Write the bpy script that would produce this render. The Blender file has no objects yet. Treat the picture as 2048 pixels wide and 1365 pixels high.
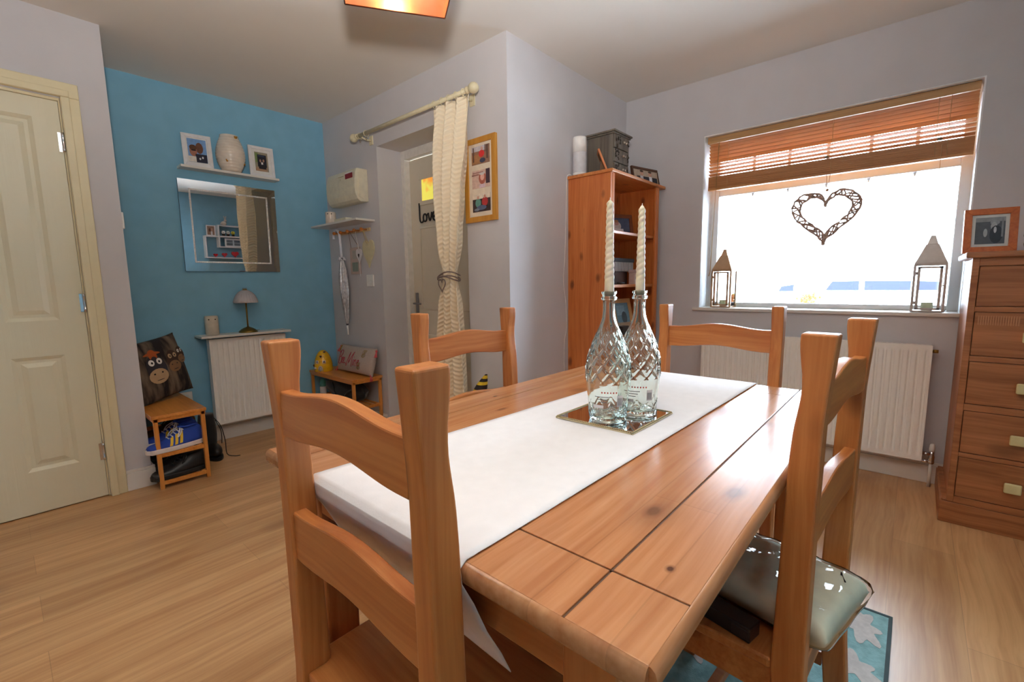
import bpy, bmesh, math, random
from math import pi, sin, cos, radians as R
from mathutils import Vector, Matrix
random.seed(7)
S = bpy.context.scene
COL = S.collection

# ------------------------------------------------------------ camera
cd = bpy.data.cameras.new('camera'); cam = bpy.data.objects.new('camera', cd); COL.objects.link(cam)
cd.sensor_fit = 'HORIZONTAL'; cd.sensor_width = 36.0; cd.lens = 911.22 / 2048 * 36.0; cd.clip_start = 0.02; cd.clip_end = 300
def cam_rot(yaw, pitch, roll):
    fwd = Vector((sin(yaw)*cos(pitch), cos(yaw)*cos(pitch), -sin(pitch)))
    right = Vector((cos(yaw), -sin(yaw), 0)); down = fwd.cross(right)
    r = cos(roll)*right + sin(roll)*down; d = -sin(roll)*right + cos(roll)*down
    return Matrix((r, -d, -fwd)).transposed()
cam.matrix_world = Matrix.Translation((0, 0, 1.09)) @ cam_rot(R(48.505), R(7.199), R(.823)).to_4x4()
S.camera = cam
# ------------------------------------------------------------ world, lights, exposure
S.view_settings.view_transform = 'Standard'; S.view_settings.look = 'None'
S.view_settings.exposure = 0.6; S.view_settings.gamma = 1.0; S.view_settings.use_curve_mapping = False
cy = S.cycles
cy.use_denoising = True; cy.max_bounces = 12; cy.diffuse_bounces = 8; cy.glossy_bounces = 5; cy.transmission_bounces = 10
cy.transparent_max_bounces = 12; cy.caustics_reflective = False; cy.caustics_refractive = False; cy.sample_clamp_indirect = 12.0
W = bpy.data.worlds.new('sky'); S.world = W; W.use_nodes = True
bg = W.node_tree.nodes['Background']; bg.inputs[0].default_value = (.77, .93, 1.10, 1); bg.inputs[1].default_value = 19.0
def portal(name, loc, rot, sx, sy):
    l = bpy.data.lights.new(name, 'AREA'); l.shape = 'RECTANGLE'; l.size = sx; l.size_y = sy
    o = bpy.data.objects.new(name, l); COL.objects.link(o); o.location = loc; o.rotation_euler = rot; l.cycles.is_portal = True
portal('window_portal', (3.55, .47, 1.47), (0, R(90), 0), 1.2, 1.35)
# the photographer's flash on top of the camera, its head tilted up to bounce off the ceiling
fl = bpy.data.lights.new('bounce_flash', 'SPOT'); fl.energy = 205.0; fl.spot_size = R(140); fl.spot_blend = 1.0; fl.shadow_soft_size = .065; fl.color = (1, .955, .90)
flo = bpy.data.objects.new('bounce_flash', fl); COL.objects.link(flo); flo.location = (-.04, -.06, 1.47)
flo.rotation_euler = Vector((-.36, -.50, -1.0)).to_track_quat('Z', 'Y').to_euler()

# ------------------------------------------------------------ materials
MATS = {}
def srgb(c):
    return tuple(((v/255)/12.92 if v/255 <= .04045 else ((v/255+.055)/1.055)**2.4) for v in c) + (1,)
def newmat(name):
    m = bpy.data.materials.new(name); m.use_nodes = True
    return m, m.node_tree.nodes, m.node_tree.links, m.node_tree.nodes['Principled BSDF']
def mat(name, c, rough=.6, metal=0., spec=.5, noise=.06, nscale=30, bump=0., bscale=80, emit=0, coat=0, sheen=0, trans=0):
    """plain coloured material with slight mottling; c in sRGB 0-255"""
    if name in MATS: return MATS[name]
    m, N, L, B = newmat(name); c = srgb(c)
    B.inputs['Roughness'].default_value = rough; B.inputs['Metallic'].default_value = metal
    B.inputs['Specular IOR Level'].default_value = spec
    B.inputs['Coat Weight'].default_value = coat; B.inputs['Transmission Weight'].default_value = trans
    if sheen: B.inputs['Sheen Weight'].default_value = sheen
    tc = N.new('ShaderNodeTexCoord'); nz = N.new('ShaderNodeTexNoise'); nz.inputs['Scale'].default_value = nscale
    L.new(tc.outputs['Object'], nz.inputs['Vector'])
    mr = N.new('ShaderNodeMapRange'); L.new(nz.outputs['Fac'], mr.inputs['Value'])
    mr.inputs['From Min'].default_value = .3; mr.inputs['From Max'].default_value = .7
    mr.inputs['To Min'].default_value = 1-noise; mr.inputs['To Max'].default_value = 1+noise
    mx = N.new('ShaderNodeVectorMath'); mx.operation = 'SCALE'; mx.inputs[0].default_value = c[:3]
    L.new(mr.outputs[0], mx.inputs['Scale']); L.new(mx.outputs[0], B.inputs['Base Color'])
    if bump:
        n2 = N.new('ShaderNodeTexNoise'); n2.inputs['Scale'].default_value = bscale; n2.inputs['Detail'].default_value = 4
        L.new(tc.outputs['Object'], n2.inputs['Vector'])
        b = N.new('ShaderNodeBump'); b.inputs['Strength'].default_value = bump; b.inputs['Distance'].default_value = .002
        L.new(n2.outputs['Fac'], b.inputs['Height']); L.new(b.outputs[0], B.inputs['Normal'])
    if emit:
        B.inputs['Emission Color'].default_value = c; B.inputs['Emission Strength'].default_value = emit
    MATS[name] = m; return m
def wood(name, light, dark, axis='X', rough=.35, knots=.5, gs=1.0, knotc=(70, 32, 14), kscale=5.0, contrast=1.0, boards=None, marks=None, btone=(.80, 1.12, .62), kr_=1.0):
    if name in MATS: return MATS[name]
    m, N, L, B = newmat(name); B.inputs['Roughness'].default_value = rough
    tc = N.new('ShaderNodeTexCoord'); oi = N.new('ShaderNodeObjectInfo')
    add = N.new('ShaderNodeVectorMath'); add.operation = 'MULTIPLY_ADD'
    add.inputs[1].default_value = (7.3, 3.1, 5.7)
    L.new(oi.outputs['Random'], add.inputs[0]); L.new(tc.outputs['Object'], add.inputs[2])
    vec = add.outputs[0]
    nd = N.new('ShaderNodeTexNoise'); nd.inputs['Scale'].default_value = 2.2; L.new(vec, nd.inputs['Vector'])
    ds = N.new('ShaderNodeVectorMath'); ds.operation = 'MULTIPLY_ADD'; ds.inputs[1].default_value = (.05, .05, .05)
    L.new(nd.outputs['Color'], ds.inputs[0]); L.new(vec, ds.inputs[2])
    sc = {'X': (1.2, 26, 26), 'Y': (26, 1.2, 26), 'Z': (26, 26, 1.2)}[axis]
    mp = N.new('ShaderNodeMapping'); mp.inputs['Scale'].default_value = tuple(v*gs for v in sc); L.new(ds.outputs[0], mp.inputs['Vector'])
    n1 = N.new('ShaderNodeTexNoise'); n1.inputs['Scale'].default_value = 1.0; n1.inputs['Detail'].default_value = 5; n1.inputs['Roughness'].default_value = .62
    L.new(mp.outputs[0], n1.inputs['Vector'])
    mp2 = N.new('ShaderNodeMapping'); mp2.inputs['Scale'].default_value = tuple(v*gs*(4.5 if v > 5 else 2.2) for v in sc); L.new(ds.outputs[0], mp2.inputs['Vector'])
    n2 = N.new('ShaderNodeTexNoise'); n2.inputs['Scale'].default_value = 1.0; n2.inputs['Detail'].default_value = 3; L.new(mp2.outputs[0], n2.inputs['Vector'])
    ma = N.new('ShaderNodeMath'); ma.operation = 'MULTIPLY_ADD'; ma.inputs[1].default_value = .35; L.new(n2.outputs['Fac'], ma.inputs[0])
    mb_ = N.new('ShaderNodeMath'); mb_.operation = 'MULTIPLY'; mb_.inputs[1].default_value = .65; L.new(n1.outputs['Fac'], mb_.inputs[0]); L.new(mb_.outputs[0], ma.inputs[2])
    cr = N.new('ShaderNodeValToRGB'); e = cr.color_ramp.elements
    e[0].position = .5-.13/contrast; e[0].color = srgb(dark); e[1].position = .5+.13/contrast; e[1].color = srgb(light)
    L.new(ma.outputs[0], cr.inputs[0]); colr = cr.outputs[0]
    if knots:
        ks = {'X': (kscale*.55, kscale, kscale), 'Y': (kscale, kscale*.55, kscale), 'Z': (kscale, kscale, kscale*.55)}[axis]
        km = N.new('ShaderNodeMapping'); km.inputs['Scale'].default_value = ks; L.new(ds.outputs[0], km.inputs['Vector'])
        vo = N.new('ShaderNodeTexVoronoi'); vo.inputs['Scale'].default_value = 1; L.new(km.outputs[0], vo.inputs['Vector'])
        kr = N.new('ShaderNodeValToRGB'); k = kr.color_ramp.elements
        k[0].position = .07*kr_; k[0].color = (knots, knots, knots, 1); k[1].position = .19*kr_; k[1].color = (0, 0, 0, 1)
        kk = kr.color_ramp.elements.new(.115*kr_); kk.color = (knots*.75, knots*.75, knots*.75, 1)
        L.new(vo.outputs['Distance'], kr.inputs[0])
        mx = N.new('ShaderNodeMix'); mx.data_type = 'RGBA'; L.new(kr.outputs[0], mx.inputs['Factor']); L.new(colr, mx.inputs['A']); mx.inputs['B'].default_value = srgb(knotc)
        colr = mx.outputs['Result']
    if marks:
        # knots and stained patches at given places on the top: (x, y, rx, ry, strength)
        for (kx, ky, rx, ry, st) in marks:
            k1 = N.new('ShaderNodeMapping'); k1.vector_type = 'POINT'; L.new(ds.outputs[0] if ry < .03 else tc.outputs['Object'], k1.inputs['Vector'])
            off = (7.3*0, 0)
            k1.inputs['Location'].default_value = (-kx/rx, -ky/ry, 0); k1.inputs['Scale'].default_value = (1/rx, 1/ry, 0)
            L.new(tc.outputs['Object'], k1.inputs['Vector'])
            ln = N.new('ShaderNodeVectorMath'); ln.operation = 'LENGTH'; L.new(k1.outputs[0], ln.inputs[0])
            r1 = N.new('ShaderNodeValToRGB'); q = r1.color_ramp.elements; q[0].position = .35; q[0].color = (st, st, st, 1); q[1].position = 1.0; q[1].color = (0, 0, 0, 1)
            z1 = r1.color_ramp.elements.new(.6); z1.color = (st*.45, st*.45, st*.45, 1)
            L.new(ln.outputs['Value'], r1.inputs[0])
            mx = N.new('ShaderNodeMix'); mx.data_type = 'RGBA'; L.new(r1.outputs[0], mx.inputs['Factor']); L.new(colr, mx.inputs['A']); mx.inputs['B'].default_value = srgb(knotc); colr = mx.outputs['Result']
    if boards:
        # planks: brick texture tone variation and thin joints. boards = (length, width, axis)
        bl, bw, ba = boards
        bm_ = N.new('ShaderNodeMapping'); L.new(tc.outputs['Object'], bm_.inputs['Vector'])
        if ba == 'Y': bm_.inputs['Rotation'].default_value = (0, 0, R(90))
        br = N.new('ShaderNodeTexBrick'); L.new(bm_.outputs[0], br.inputs['Vector'])
        br.inputs['Scale'].default_value = 1; br.inputs['Brick Width'].default_value = bl; br.inputs['Row Height'].default_value = bw
        br.inputs['Mortar Size'].default_value = .0012; br.inputs['Mortar Smooth'].default_value = .4
        a_, b_2, c_ = btone; br.inputs['Color1'].default_value = (a_, a_, a_, 1); br.inputs['Color2'].default_value = (b_2, b_2, b_2, 1); br.inputs['Mortar'].default_value = (c_, c_, c_, 1)
        mu = N.new('ShaderNodeMix'); mu.data_type = 'RGBA'; mu.blend_type = 'MULTIPLY'; mu.inputs['Factor'].default_value = 1
        L.new(colr, mu.inputs['A']); L.new(br.outputs['Color'], mu.inputs['B']); colr = mu.outputs['Result']
    L.new(colr, B.inputs['Base Color'])
    b = N.new('ShaderNodeBump'); b.inputs['Strength'].default_value = .12; b.inputs['Distance'].default_value = .001
    L.new(n1.outputs['Fac'], b.inputs['Height']); L.new(b.outputs[0], B.inputs['Normal'])
    MATS[name] = m; return m
def clear(name, tint=(255, 255, 255), rough=.02, ior=1.45):
    """thin pane or film: clear with a Fresnel gloss"""
    if name in MATS: return MATS[name]
    m, N, L, B = newmat(name); N.remove(B); out = N['Material Output']
    t = N.new('ShaderNodeBsdfTransparent'); t.inputs[0].default_value = srgb(tint)
    g = N.new('ShaderNodeBsdfGlossy'); g.inputs['Roughness'].default_value = rough
    f = N.new('ShaderNodeFresnel'); f.inputs[0].default_value = ior
    mx = N.new('ShaderNodeMixShader'); L.new(f.outputs[0], mx.inputs[0]); L.new(t.outputs[0], mx.inputs[1]); L.new(g.outputs[0], mx.inputs[2]); L.new(mx.outputs[0], out.inputs[0])
    MATS[name] = m; return m
def glass(name, tint=(250, 252, 250), rough=0.0, ior=1.46):
    if name in MATS: return MATS[name]
    m, N, L, B = newmat(name); N.remove(B); out = N['Material Output']
    g = N.new('ShaderNodeBsdfGlass'); g.inputs['Color'].default_value = srgb(tint); g.inputs['Roughness'].default_value = rough; g.inputs['IOR'].default_value = ior
    L.new(g.outputs[0], out.inputs[0]); MATS[name] = m; return m

PAINT = mat('grey_wall_paint', (203, 200, 203), .85, noise=.02, nscale=6, bump=.12, bscale=160)
PAINT_IN = PAINT
BLUE = mat('blue_wall_paint', (132, 184, 210), .85, noise=.04, nscale=9, bump=.15, bscale=160)
CEIL = mat('ceiling_paint', (226, 221, 214), .9, noise=.01, nscale=4)
WHITE = mat('white_gloss_paint', (222, 217, 210), .3, noise=.01)
CREAM = mat('cream_door_paint', (222, 215, 188), .32, noise=.015)
CREAM2 = mat('cream_architrave_paint', (224, 212, 175), .35, noise=.015)
RADW = mat('radiator_enamel', (242, 238, 232), .3, noise=.01)
UPVC = mat('window_plastic', (232, 234, 236), .3, noise=.0)
CHROME = mat('chrome', (215, 215, 218), .15, 1.0)
STEEL = mat('brushed_steel', (150, 150, 152), .35, 1.0)
BRASS = mat('antique_brass', (150, 118, 60), .3, 1.0)
COPPER = mat('copper_sheet', (238, 176, 140), .3, 1.0)
BLACK = mat('black_leather', (26, 26, 28), .4)
BLACKF = mat('black_fabric', (24, 24, 27), .85, sheen=.2)
WHITEP = mat('white_plastic', (236, 235, 232), .4)
LINEN = mat('white_cotton', (236, 236, 240), .85, noise=.02, bump=.1, bscale=300)
PINE_X = wood('pine_grain_x', (200, 132, 74), (172, 98, 48), 'X', knots=.85, kscale=7.0, kr_=1.35)
PINE_Y = wood('pine_grain_y', (200, 132, 74), (172, 98, 48), 'Y', knots=.85, kscale=7.0, kr_=1.35)
PINE_Z = wood('pine_grain_z', (200, 132, 74), (172, 98, 48), 'Z', knots=.85, kscale=7.0, kr_=1.35)
TABLE_X = wood('table_pine', (198, 142, 98), (172, 112, 70), 'X', .24, .5, .8, kscale=6.0, boards=(.62, .0935, 'X'), btone=(.88, 1.08, .90),
    marks=[(x-.9585, y-.561, rx, ry, st) for x, y, rx, ry, st in ((.735, .190, .045, .020, .55), (.485, .190, .010, .007, .9), (.60, .262, .030, .016, .6), (.60, .255, .085, .045, .28), (1.05, .300, .02, .012, .5), (1.23, .215, .03, .012, .5), (.70, .93, .012, .008, .8), (.95, .91, .014, .008, .7), (.86, .80, .03, .011, .6), (1.33, .83, .02, .01, .6))])
CASE_Z = wood('bookcase_pine_upright', (212, 128, 66), (186, 96, 42), 'Z', .4, .8, 1.0, (92, 42, 18), 9.0)
CASE_X = wood('bookcase_pine_shelf', (216, 142, 78), (186, 104, 48), 'X', .4, .4, 1.0, kscale=8.0)
CHEST_Y = wood('stained_chest_wood', (184, 118, 74), (140, 84, 48), 'Y', .45, .5, .9, (60, 30, 16), 5.0)
CHEST_Z = wood('stained_chest_upright', (190, 118, 66), (150, 88, 44), 'Z', .4, .2, .9)
FLOOR_M = wood('laminate_floor', (214, 168, 118), (184, 134, 88), 'X', .3, .35, .7, (110, 70, 40), 3.0, 1.0, boards=(1.2, .19, 'X'), btone=(.90, 1.06, .74))
BAMBOO = wood('bamboo', (222, 150, 74), (196, 118, 48), 'Y', .35, 0, .9)
BAMBOO_Z = wood('bamboo_upright', (226, 156, 80), (200, 124, 54), 'Z', .35, 0, .9)
BLIND_M = wood('blind_slat_wood', (204, 144, 86), (176, 112, 58), 'Y', .45, 0, 1.2)
OAKF = wood('oak_frame', (206, 148, 62), (186, 126, 44), 'Z', .45, 0)
ORANGEF = wood('orange_frame_wood', (206, 112, 52), (180, 88, 36), 'Y', .35, 0)

# ------------------------------------------------------------ mesh helpers
class MB:
    def __init__(s): s.bm = bmesh.new(); s.mi = 0
    def _tag(s, faces):
        for f in faces: f.material_index = s.mi
    def mat(s, i): s.mi = i; return s
    def box(s, x0, x1, y0, y1, z0, z1):
        vs = [s.bm.verts.new(p) for p in ((x0,y0,z0),(x1,y0,z0),(x1,y1,z0),(x0,y1,z0),(x0,y0,z1),(x1,y0,z1),(x1,y1,z1),(x0,y1,z1))]
        s._tag([s.bm.faces.new([vs[i] for i in f]) for f in ((0,3,2,1),(4,5,6,7),(0,1,5,4),(1,2,6,5),(2,3,7,6),(3,0,4,7))]); return s
    def hexa(s, pts):
        vs = [s.bm.verts.new(p) for p in pts]
        s._tag([s.bm.faces.new([vs[i] for i in f]) for f in ((0,3,2,1),(4,5,6,7),(0,1,5,4),(1,2,6,5),(2,3,7,6),(3,0,4,7))]); return s
    def prism(s, poly, a, b, plane='YZ'):
        """poly of 2D points swept along the axis normal to plane from a to b"""
        def P(u, v, w):
            return {'YZ': (w, u, v), 'XZ': (u, w, v), 'XY': (u, v, w)}[plane]
        A = [s.bm.verts.new(P(u, v, a)) for u, v in poly]; B = [s.bm.verts.new(P(u, v, b)) for u, v in poly]
        n = len(poly); fs = [s.bm.faces.new(A), s.bm.faces.new(B[::-1])]
        for i in range(n): fs.append(s.bm.faces.new((A[i], B[i], B[(i+1) % n], A[(i+1) % n])))
        s._tag(fs); return s
    def lathe(s, prof, c=(0, 0, 0), seg=32, axis='Z', wav=None):
        cx, cy_, cz = c; rings = []
        for r, z in prof:
            ring = []
            for i in range(seg):
                t = 2*pi*i/seg; rr = r + (wav(t, z) if wav and r > 1e-5 else 0)
                u, v = rr*cos(t), rr*sin(t)
                ring.append(s.bm.verts.new({'Z': (cx+u, cy_+v, cz+z), 'X': (cx+z, cy_+u, cz+v), 'Y': (cx+u, cy_+z, cz+v)}[axis]))
            rings.append(ring)
        fs = []
        for a, b in zip(rings, rings[1:]):
            for i in range(seg): fs.append(s.bm.faces.new((a[i], a[(i+1) % seg], b[(i+1) % seg], b[i])))
        fs.append(s.bm.faces.new(rings[0][::-1])); fs.append(s.bm.faces.new(rings[-1]))
        for f in fs[:-2]: f.smooth = True
        s._tag(fs); return s
    def tube(s, pts, r, seg=8, closed=False):
        pts = [Vector(p) for p in pts]; n = len(pts); rings = []
        up = Vector((0, 0, 1))
        for i, p in enumerate(pts):
            a = pts[(i-1) % n] if (i or closed) else p; b = pts[(i+1) % n] if (i < n-1 or closed) else p
            d = (b-a).normalized() if (b-a).length > 1e-9 else up
            ref = up if abs(d.dot(up)) < .95 else Vector((1, 0, 0))
            u = d.cross(ref).normalized(); v = d.cross(u)
            rr = r(i/(n-1)) if callable(r) else r
            rings.append([s.bm.verts.new(p + rr*(cos(2*pi*k/seg)*u + sin(2*pi*k/seg)*v)) for k in range(seg)])
        fs = []
        for j in range(n if closed else n-1):
            a, b = rings[j], rings[(j+1) % n]
            # align ring start to avoid twist
            off = min(range(seg), key=lambda o: (a[0].co-b[o].co).length)
            for k in range(seg): fs.append(s.bm.faces.new((a[k], a[(k+1) % seg], b[(k+1+off) % seg], b[(k+off) % seg])))
        for f in fs: f.smooth = True
        if not closed: fs.append(s.bm.faces.new(rings[0])); fs.append(s.bm.faces.new(rings[-1]))
        s._tag(fs); return s
    def ball(s, c, rx, ry=None, rz=None, seg=16, rot=None):
        ry = ry or rx; rz = rz or rx
        r = bmesh.ops.create_uvsphere(s.bm, u_segments=seg, v_segments=max(6, seg//2), radius=1)
        M = Matrix.Translation(c) @ (rot or Matrix()).to_4x4() @ Matrix.Diagonal((rx, ry, rz, 1))
        bmesh.ops.transform(s.bm, matrix=M, verts=r['verts'])
        fs = {f for v in r['verts'] for f in v.link_faces}
        for f in fs: f.smooth = True
        s._tag(fs); return s
    def grid(s, fn, nu, nv, closed_u=False, smooth=True, thick=0.0):
        """surface fn(u,v); optional thickness along vertex normals"""
        V = [[s.bm.verts.new(fn(i/(nu if closed_u else nu-1), j/(nv-1))) for i in range(nu)] for j in range(nv)]
        fs = []
        for j in range(nv-1):
            for i in range(nu if closed_u else nu-1):
                fs.append(s.bm.faces.new((V[j][i], V[j][(i+1) % nu], V[j+1][(i+1) % nu], V[j+1][i])))
        for f in fs: f.smooth = smooth
        s._tag(fs)
        if thick:
            s.bm.normal_update()
            r = bmesh.ops.solidify(s.bm, geom=fs, thickness=thick)
        return s
    def xf(s, M):
        bmesh.ops.transform(s.bm, matrix=M, verts=s.bm.verts); return s
def obj(name, mb, mats, parent=None, bevel=0, seg=2, world=True, label=None, kind=None, smooth=False):
    """links one mesh; coordinates in mb are world ones unless the parent is rotated (world=False)"""
    bm = mb.bm
    bmesh.ops.recalc_face_normals(bm, faces=bm.faces)
    if parent is not None and world:
        off = ORG.get(parent.name, Vector((0, 0, 0)))
        bmesh.ops.translate(bm, vec=-off, verts=bm.verts)
    me = bpy.data.meshes.new(name); bm.to_mesh(me); bm.free()
    for m in (mats if isinstance(mats, (list, tuple)) else [mats]): me.materials.append(m)
    if smooth:
        for p in me.polygons: p.use_smooth = True
    o = bpy.data.objects.new(name, me); COL.objects.link(o)
    if parent is not None:
        o.parent = parent
        if world and parent.name in ORG: ORG[o.name] = ORG[parent.name]
    if bevel:
        b = o.modifiers.new('bevel', 'BEVEL'); b.width = bevel; b.segments = seg; b.limit_method = 'ANGLE'; b.angle_limit = R(40)
    if label: o['label'] = label
    if kind: o['kind'] = kind
    return o
ORG = {}
def thing(name, label, cat, loc=(0, 0, 0), rz=0, group=None, rot=None):
    o = bpy.data.objects.new(name, None); COL.objects.link(o); o.location = loc
    o.rotation_euler = rot or (0, 0, rz); o.empty_display_size = .05
    o['label'] = label; o['category'] = cat
    if group: o['group'] = group
    if not rz and not rot: ORG[o.name] = Vector(loc)
    return o
def tag(o, label, cat, group=None):
    o['label'] = label; o['category'] = cat
    if group: o['group'] = group
    # put the origin at the base centre
    me = o.data; xs = [v.co for v in me.vertices]
    c = Vector(((min(v.x for v in xs)+max(v.x for v in xs))/2, (min(v.y for v in xs)+max(v.y for v in xs))/2, min(v.z for v in xs)))
    me.transform(Matrix.Translation(-c)); o.location = o.location + c
    return o
def struct(name, mb, mats, parent=None, bevel=0):
    return obj(name, mb, mats, parent, bevel=bevel, kind='structure')
def copy_thing(root, loc, rot, label, group=None):
    r = root.copy(); COL.objects.link(r); r.location = loc; r.rotation_euler = rot; r['label'] = label
    if group: r['group'] = group
    for ch in list(root.children):
        c = ch.copy(); COL.objects.link(c); c.parent = r
        for g in list(ch.children):
            d = g.copy(); COL.objects.link(d); d.parent = c
    return r
def catmull(pts, n=6):
    out = []; P = [pts[0]] + list(pts) + [pts[-1]]
    for i in range(1, len(P)-2):
        for k in range(n):
            t = k/n; a, b, c, d = P[i-1], P[i], P[i+1], P[i+2]
            out.append(tuple(.5*((2*b[j])+(-a[j]+c[j])*t+(2*a[j]-5*b[j]+4*c[j]-d[j])*t*t+(-a[j]+3*b[j]-3*c[j]+d[j])*t**3) for j in range(len(b))))
    out.append(tuple(pts[-1])); return out
def disc(mb, c, ax, ay, n, depth, i, seg=20):
    """flat ellipse patch: centre c, half axes ax, ay (vectors), pushed out along n"""
    mb.mi = i; c = Vector(c) + n*depth
    vs = [mb.bm.verts.new(c + cos(2*pi*k/seg)*ax + sin(2*pi*k/seg)*ay) for k in range(seg)]
    f = mb.bm.faces.new(vs); f.material_index = i
def picture(parent, name, o, ux, uz, n, w, h, patches, world=True, label=None):
    """a printed photograph: rectangle centred at o plus coloured patches (kind,x,y,rx,ry,colour) in units of w,h"""
    mb = MB(); o = Vector(o); mats = []; cols = []
    for k, p in enumerate(patches):
        key = 'print_%02x%02x%02x' % p[5]
        m = mat(key, p[5], .35, noise=.12, nscale=60)
        if m not in mats: mats.append(m)
        i = mats.index(m); d = .0004*k
        cx = o + ux*(p[1]*w) + uz*(p[2]*h) + n*d
        if p[0] == 'r':
            q = [mb.bm.verts.new(cx + ux*(a*p[3]*w) + uz*(b*p[4]*h)) for a, b in ((-1,-1),(1,-1),(1,1),(-1,1))]
            mb.bm.faces.new(q).material_index = i
        else: disc(mb, cx, ux*(p[3]*w), uz*(p[4]*h), n, 0, i, 14)
    # backing card gives the print its thickness
    a, b = ux*(w*.5), uz*(h*.5); t = n*-.001
    vs = [mb.bm.verts.new(o+s1*a+s2*b+tt) for tt in (t, t*.05) for s1, s2 in ((-1,-1),(1,-1),(1,1),(-1,1))]
    for f in ((0,3,2,1),(0,1,5,4),(1,2,6,5),(2,3,7,6),(3,0,4,7)): mb.bm.faces.new([vs[i] for i in f]).material_index = 0
    bm = mb.bm
    if world and parent is not None: bmesh.ops.translate(bm, vec=-ORG.get(parent.name, Vector((0,0,0))), verts=bm.verts)
    me = bpy.data.meshes.new(name); bm.to_mesh(me); bm.free()
    for m in mats: me.materials.append(m)
    ob = bpy.data.objects.new(name, me); COL.objects.link(ob); ob.parent = parent
    if label: ob['label'] = label
    return ob
def frame_bars(w, h, t, d):
    """picture-frame ring in local XZ, centred on x, standing on z=0, front at y=-d/2"""
    m = MB()
    o = [(-w/2, 0), (w/2, 0), (w/2, h), (-w/2, h)]; i = [(-w/2+t, t), (w/2-t, t), (w/2-t, h-t), (-w/2+t, h-t)]
    for k in range(4):
        a, b, c, e = o[k], o[(k+1) % 4], i[(k+1) % 4], i[k]
        m.hexa([(a[0], -d/2, a[1]), (b[0], -d/2, b[1]), (b[0], d/2, b[1]), (a[0], d/2, a[1]),
                (e[0], -d/2, e[1]), (c[0], -d/2, c[1]), (c[0], d/2, c[1]), (e[0], d/2, e[1])])
    return m
def photo_frame(label, loc, rz, w, h, t, d, fmat, mount, patches, lean=0, matt=.0, group=None, cat='picture frame', stand=True):
    r = thing('photo_frame', label, cat, loc, group=group, rot=(lean, 0, rz))
    obj('frame', frame_bars(w, h, t, d), fmat, r, bevel=.0015, world=False)
    obj('backing', MB().box(-w/2+t*.7, w/2-t*.7, d*.1, d*.45, t*.7, h-t*.7), mat('frame_back_card', (120, 92, 66), .8), r, world=False)
    if matt: obj('mount', MB().box(-w/2+t, w/2-t, -d*.05, d*.08, t, h-t), mount, r, world=False)
    picture(r, 'photograph', (0, -d*.12, h/2), Vector((1, 0, 0)), Vector((0, 0, 1)), Vector((0, -1, 0)), w-2*t-2*matt, h-2*t-2*matt, patches, world=False)
    if stand: obj('easel_back', MB().hexa([(-.02, d*.45, 0), (.02, d*.45, 0), (.02, d*.45+.004+h*.28, 0), (-.02, d*.45+.004+h*.28, 0), (-.012, d*.45, h*.6), (.012, d*.45, h*.6), (.012, d*.45+.004, h*.6), (-.012, d*.45+.004, h*.6)]), mat('frame_back_card', (120, 92, 66), .8), r, world=False)
    return r

# ================================================================= THE ROOM
H = 2.393
struct('floor', MB().box(-2.35, 3.5, -1.15, 3.84, -.05, 0), FLOOR_M)
struct('ceiling', MB().box(-2.35, 3.5, -1.15, 3.84, H, H+.1), CEIL)
# window wall with its opening
w = MB()
w.box(3.215, 3.5, -1.15, -.178, 0, H).box(3.215, 3.5, 1.122, 1.84, 0, H).box(3.215, 3.5, -.178, 1.122, 0, .89).box(3.215, 3.5, -.178, 1.122, 2.036, H)
struct('wall_right', w, PAINT)
# reveal lining in white
struct('trim_1', MB().box(3.217, 3.40, 1.116, 1.1225, .908, 2.036).box(3.217, 3.40, -.1785, -.172, .908, 2.036).box(3.217, 3.40, -.172, 1.116, 2.030, 2.0365), mat('white_reveal_paint', (228, 228, 230), .7))
struct('trim_2', MB().box(3.198, 3.42, -.205, 1.158, .888, .908), WHITE, bevel=.004)
struct('wall_bay', MB().box(1.9, 3.5, 1.69, 1.84, 0, H), PAINT)
w = MB().box(1.9, 2.16, 1.84, 2.02, 0, H).box(1.9, 2.16, 2.935, 3.69, 0, H).box(1.9, 2.16, 2.02, 2.935, 2.065, H)
struct('wall_entry', w, PAINT)
struct('wall_back', MB().box(-2.35, 2.16, 3.69, 3.84, 0, H), BLUE)
w = MB().box(-2.35, -.47, 3.137, 3.69, 0, H).box(.308, .487, 3.137, 3.69, 0, H).box(-.47, .308, 3.137, 3.69, 2.0, H).box(-.47, .308, 3.22, 3.69, 0, 2.0)
struct('wall_left', w, PAINT)
struct('wall_front', MB().box(-2.35, 3.215, -1.15, -1.0, 0, H), BLUE)
w = MB().box(-2.35, -2.2, -1.0, 3.137, 0, H)
struct('wall_rear', w, PAINT)
# skirting boards
def skirt(name, boxes):
    m = MB()
    for x0, x1, y0, y1 in boxes:
        m.box(x0, x1, y0, y1, 0, .098)
        dx, dy = (x1-x0 > y1-y0), (x1-x0 <= y1-y0)
        m.box(x0+(.004 if dy else 0), x1-(.004 if dy else 0), y0+(.004 if dx else 0), y1-(.004 if dx else 0), .098, .115)
    return struct(name, m, WHITE, bevel=.003)
skirt('baseboard_left', [(.375, .503, 3.121, 3.137), (.487, .503, 3.137, 3.675)])
skirt('baseboard_back', [(.503, 1.885, 3.674, 3.69)])
skirt('baseboard_entry', [(1.885, 1.9, 2.95, 3.674), (1.885, 1.9, 1.69, 2.005)])
skirt('baseboard_bay', [(1.9, 3.2, 1.675, 1.69)])
skirt('baseboard_right', [(3.199, 3.215, -1.0, 1.675)])

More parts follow.
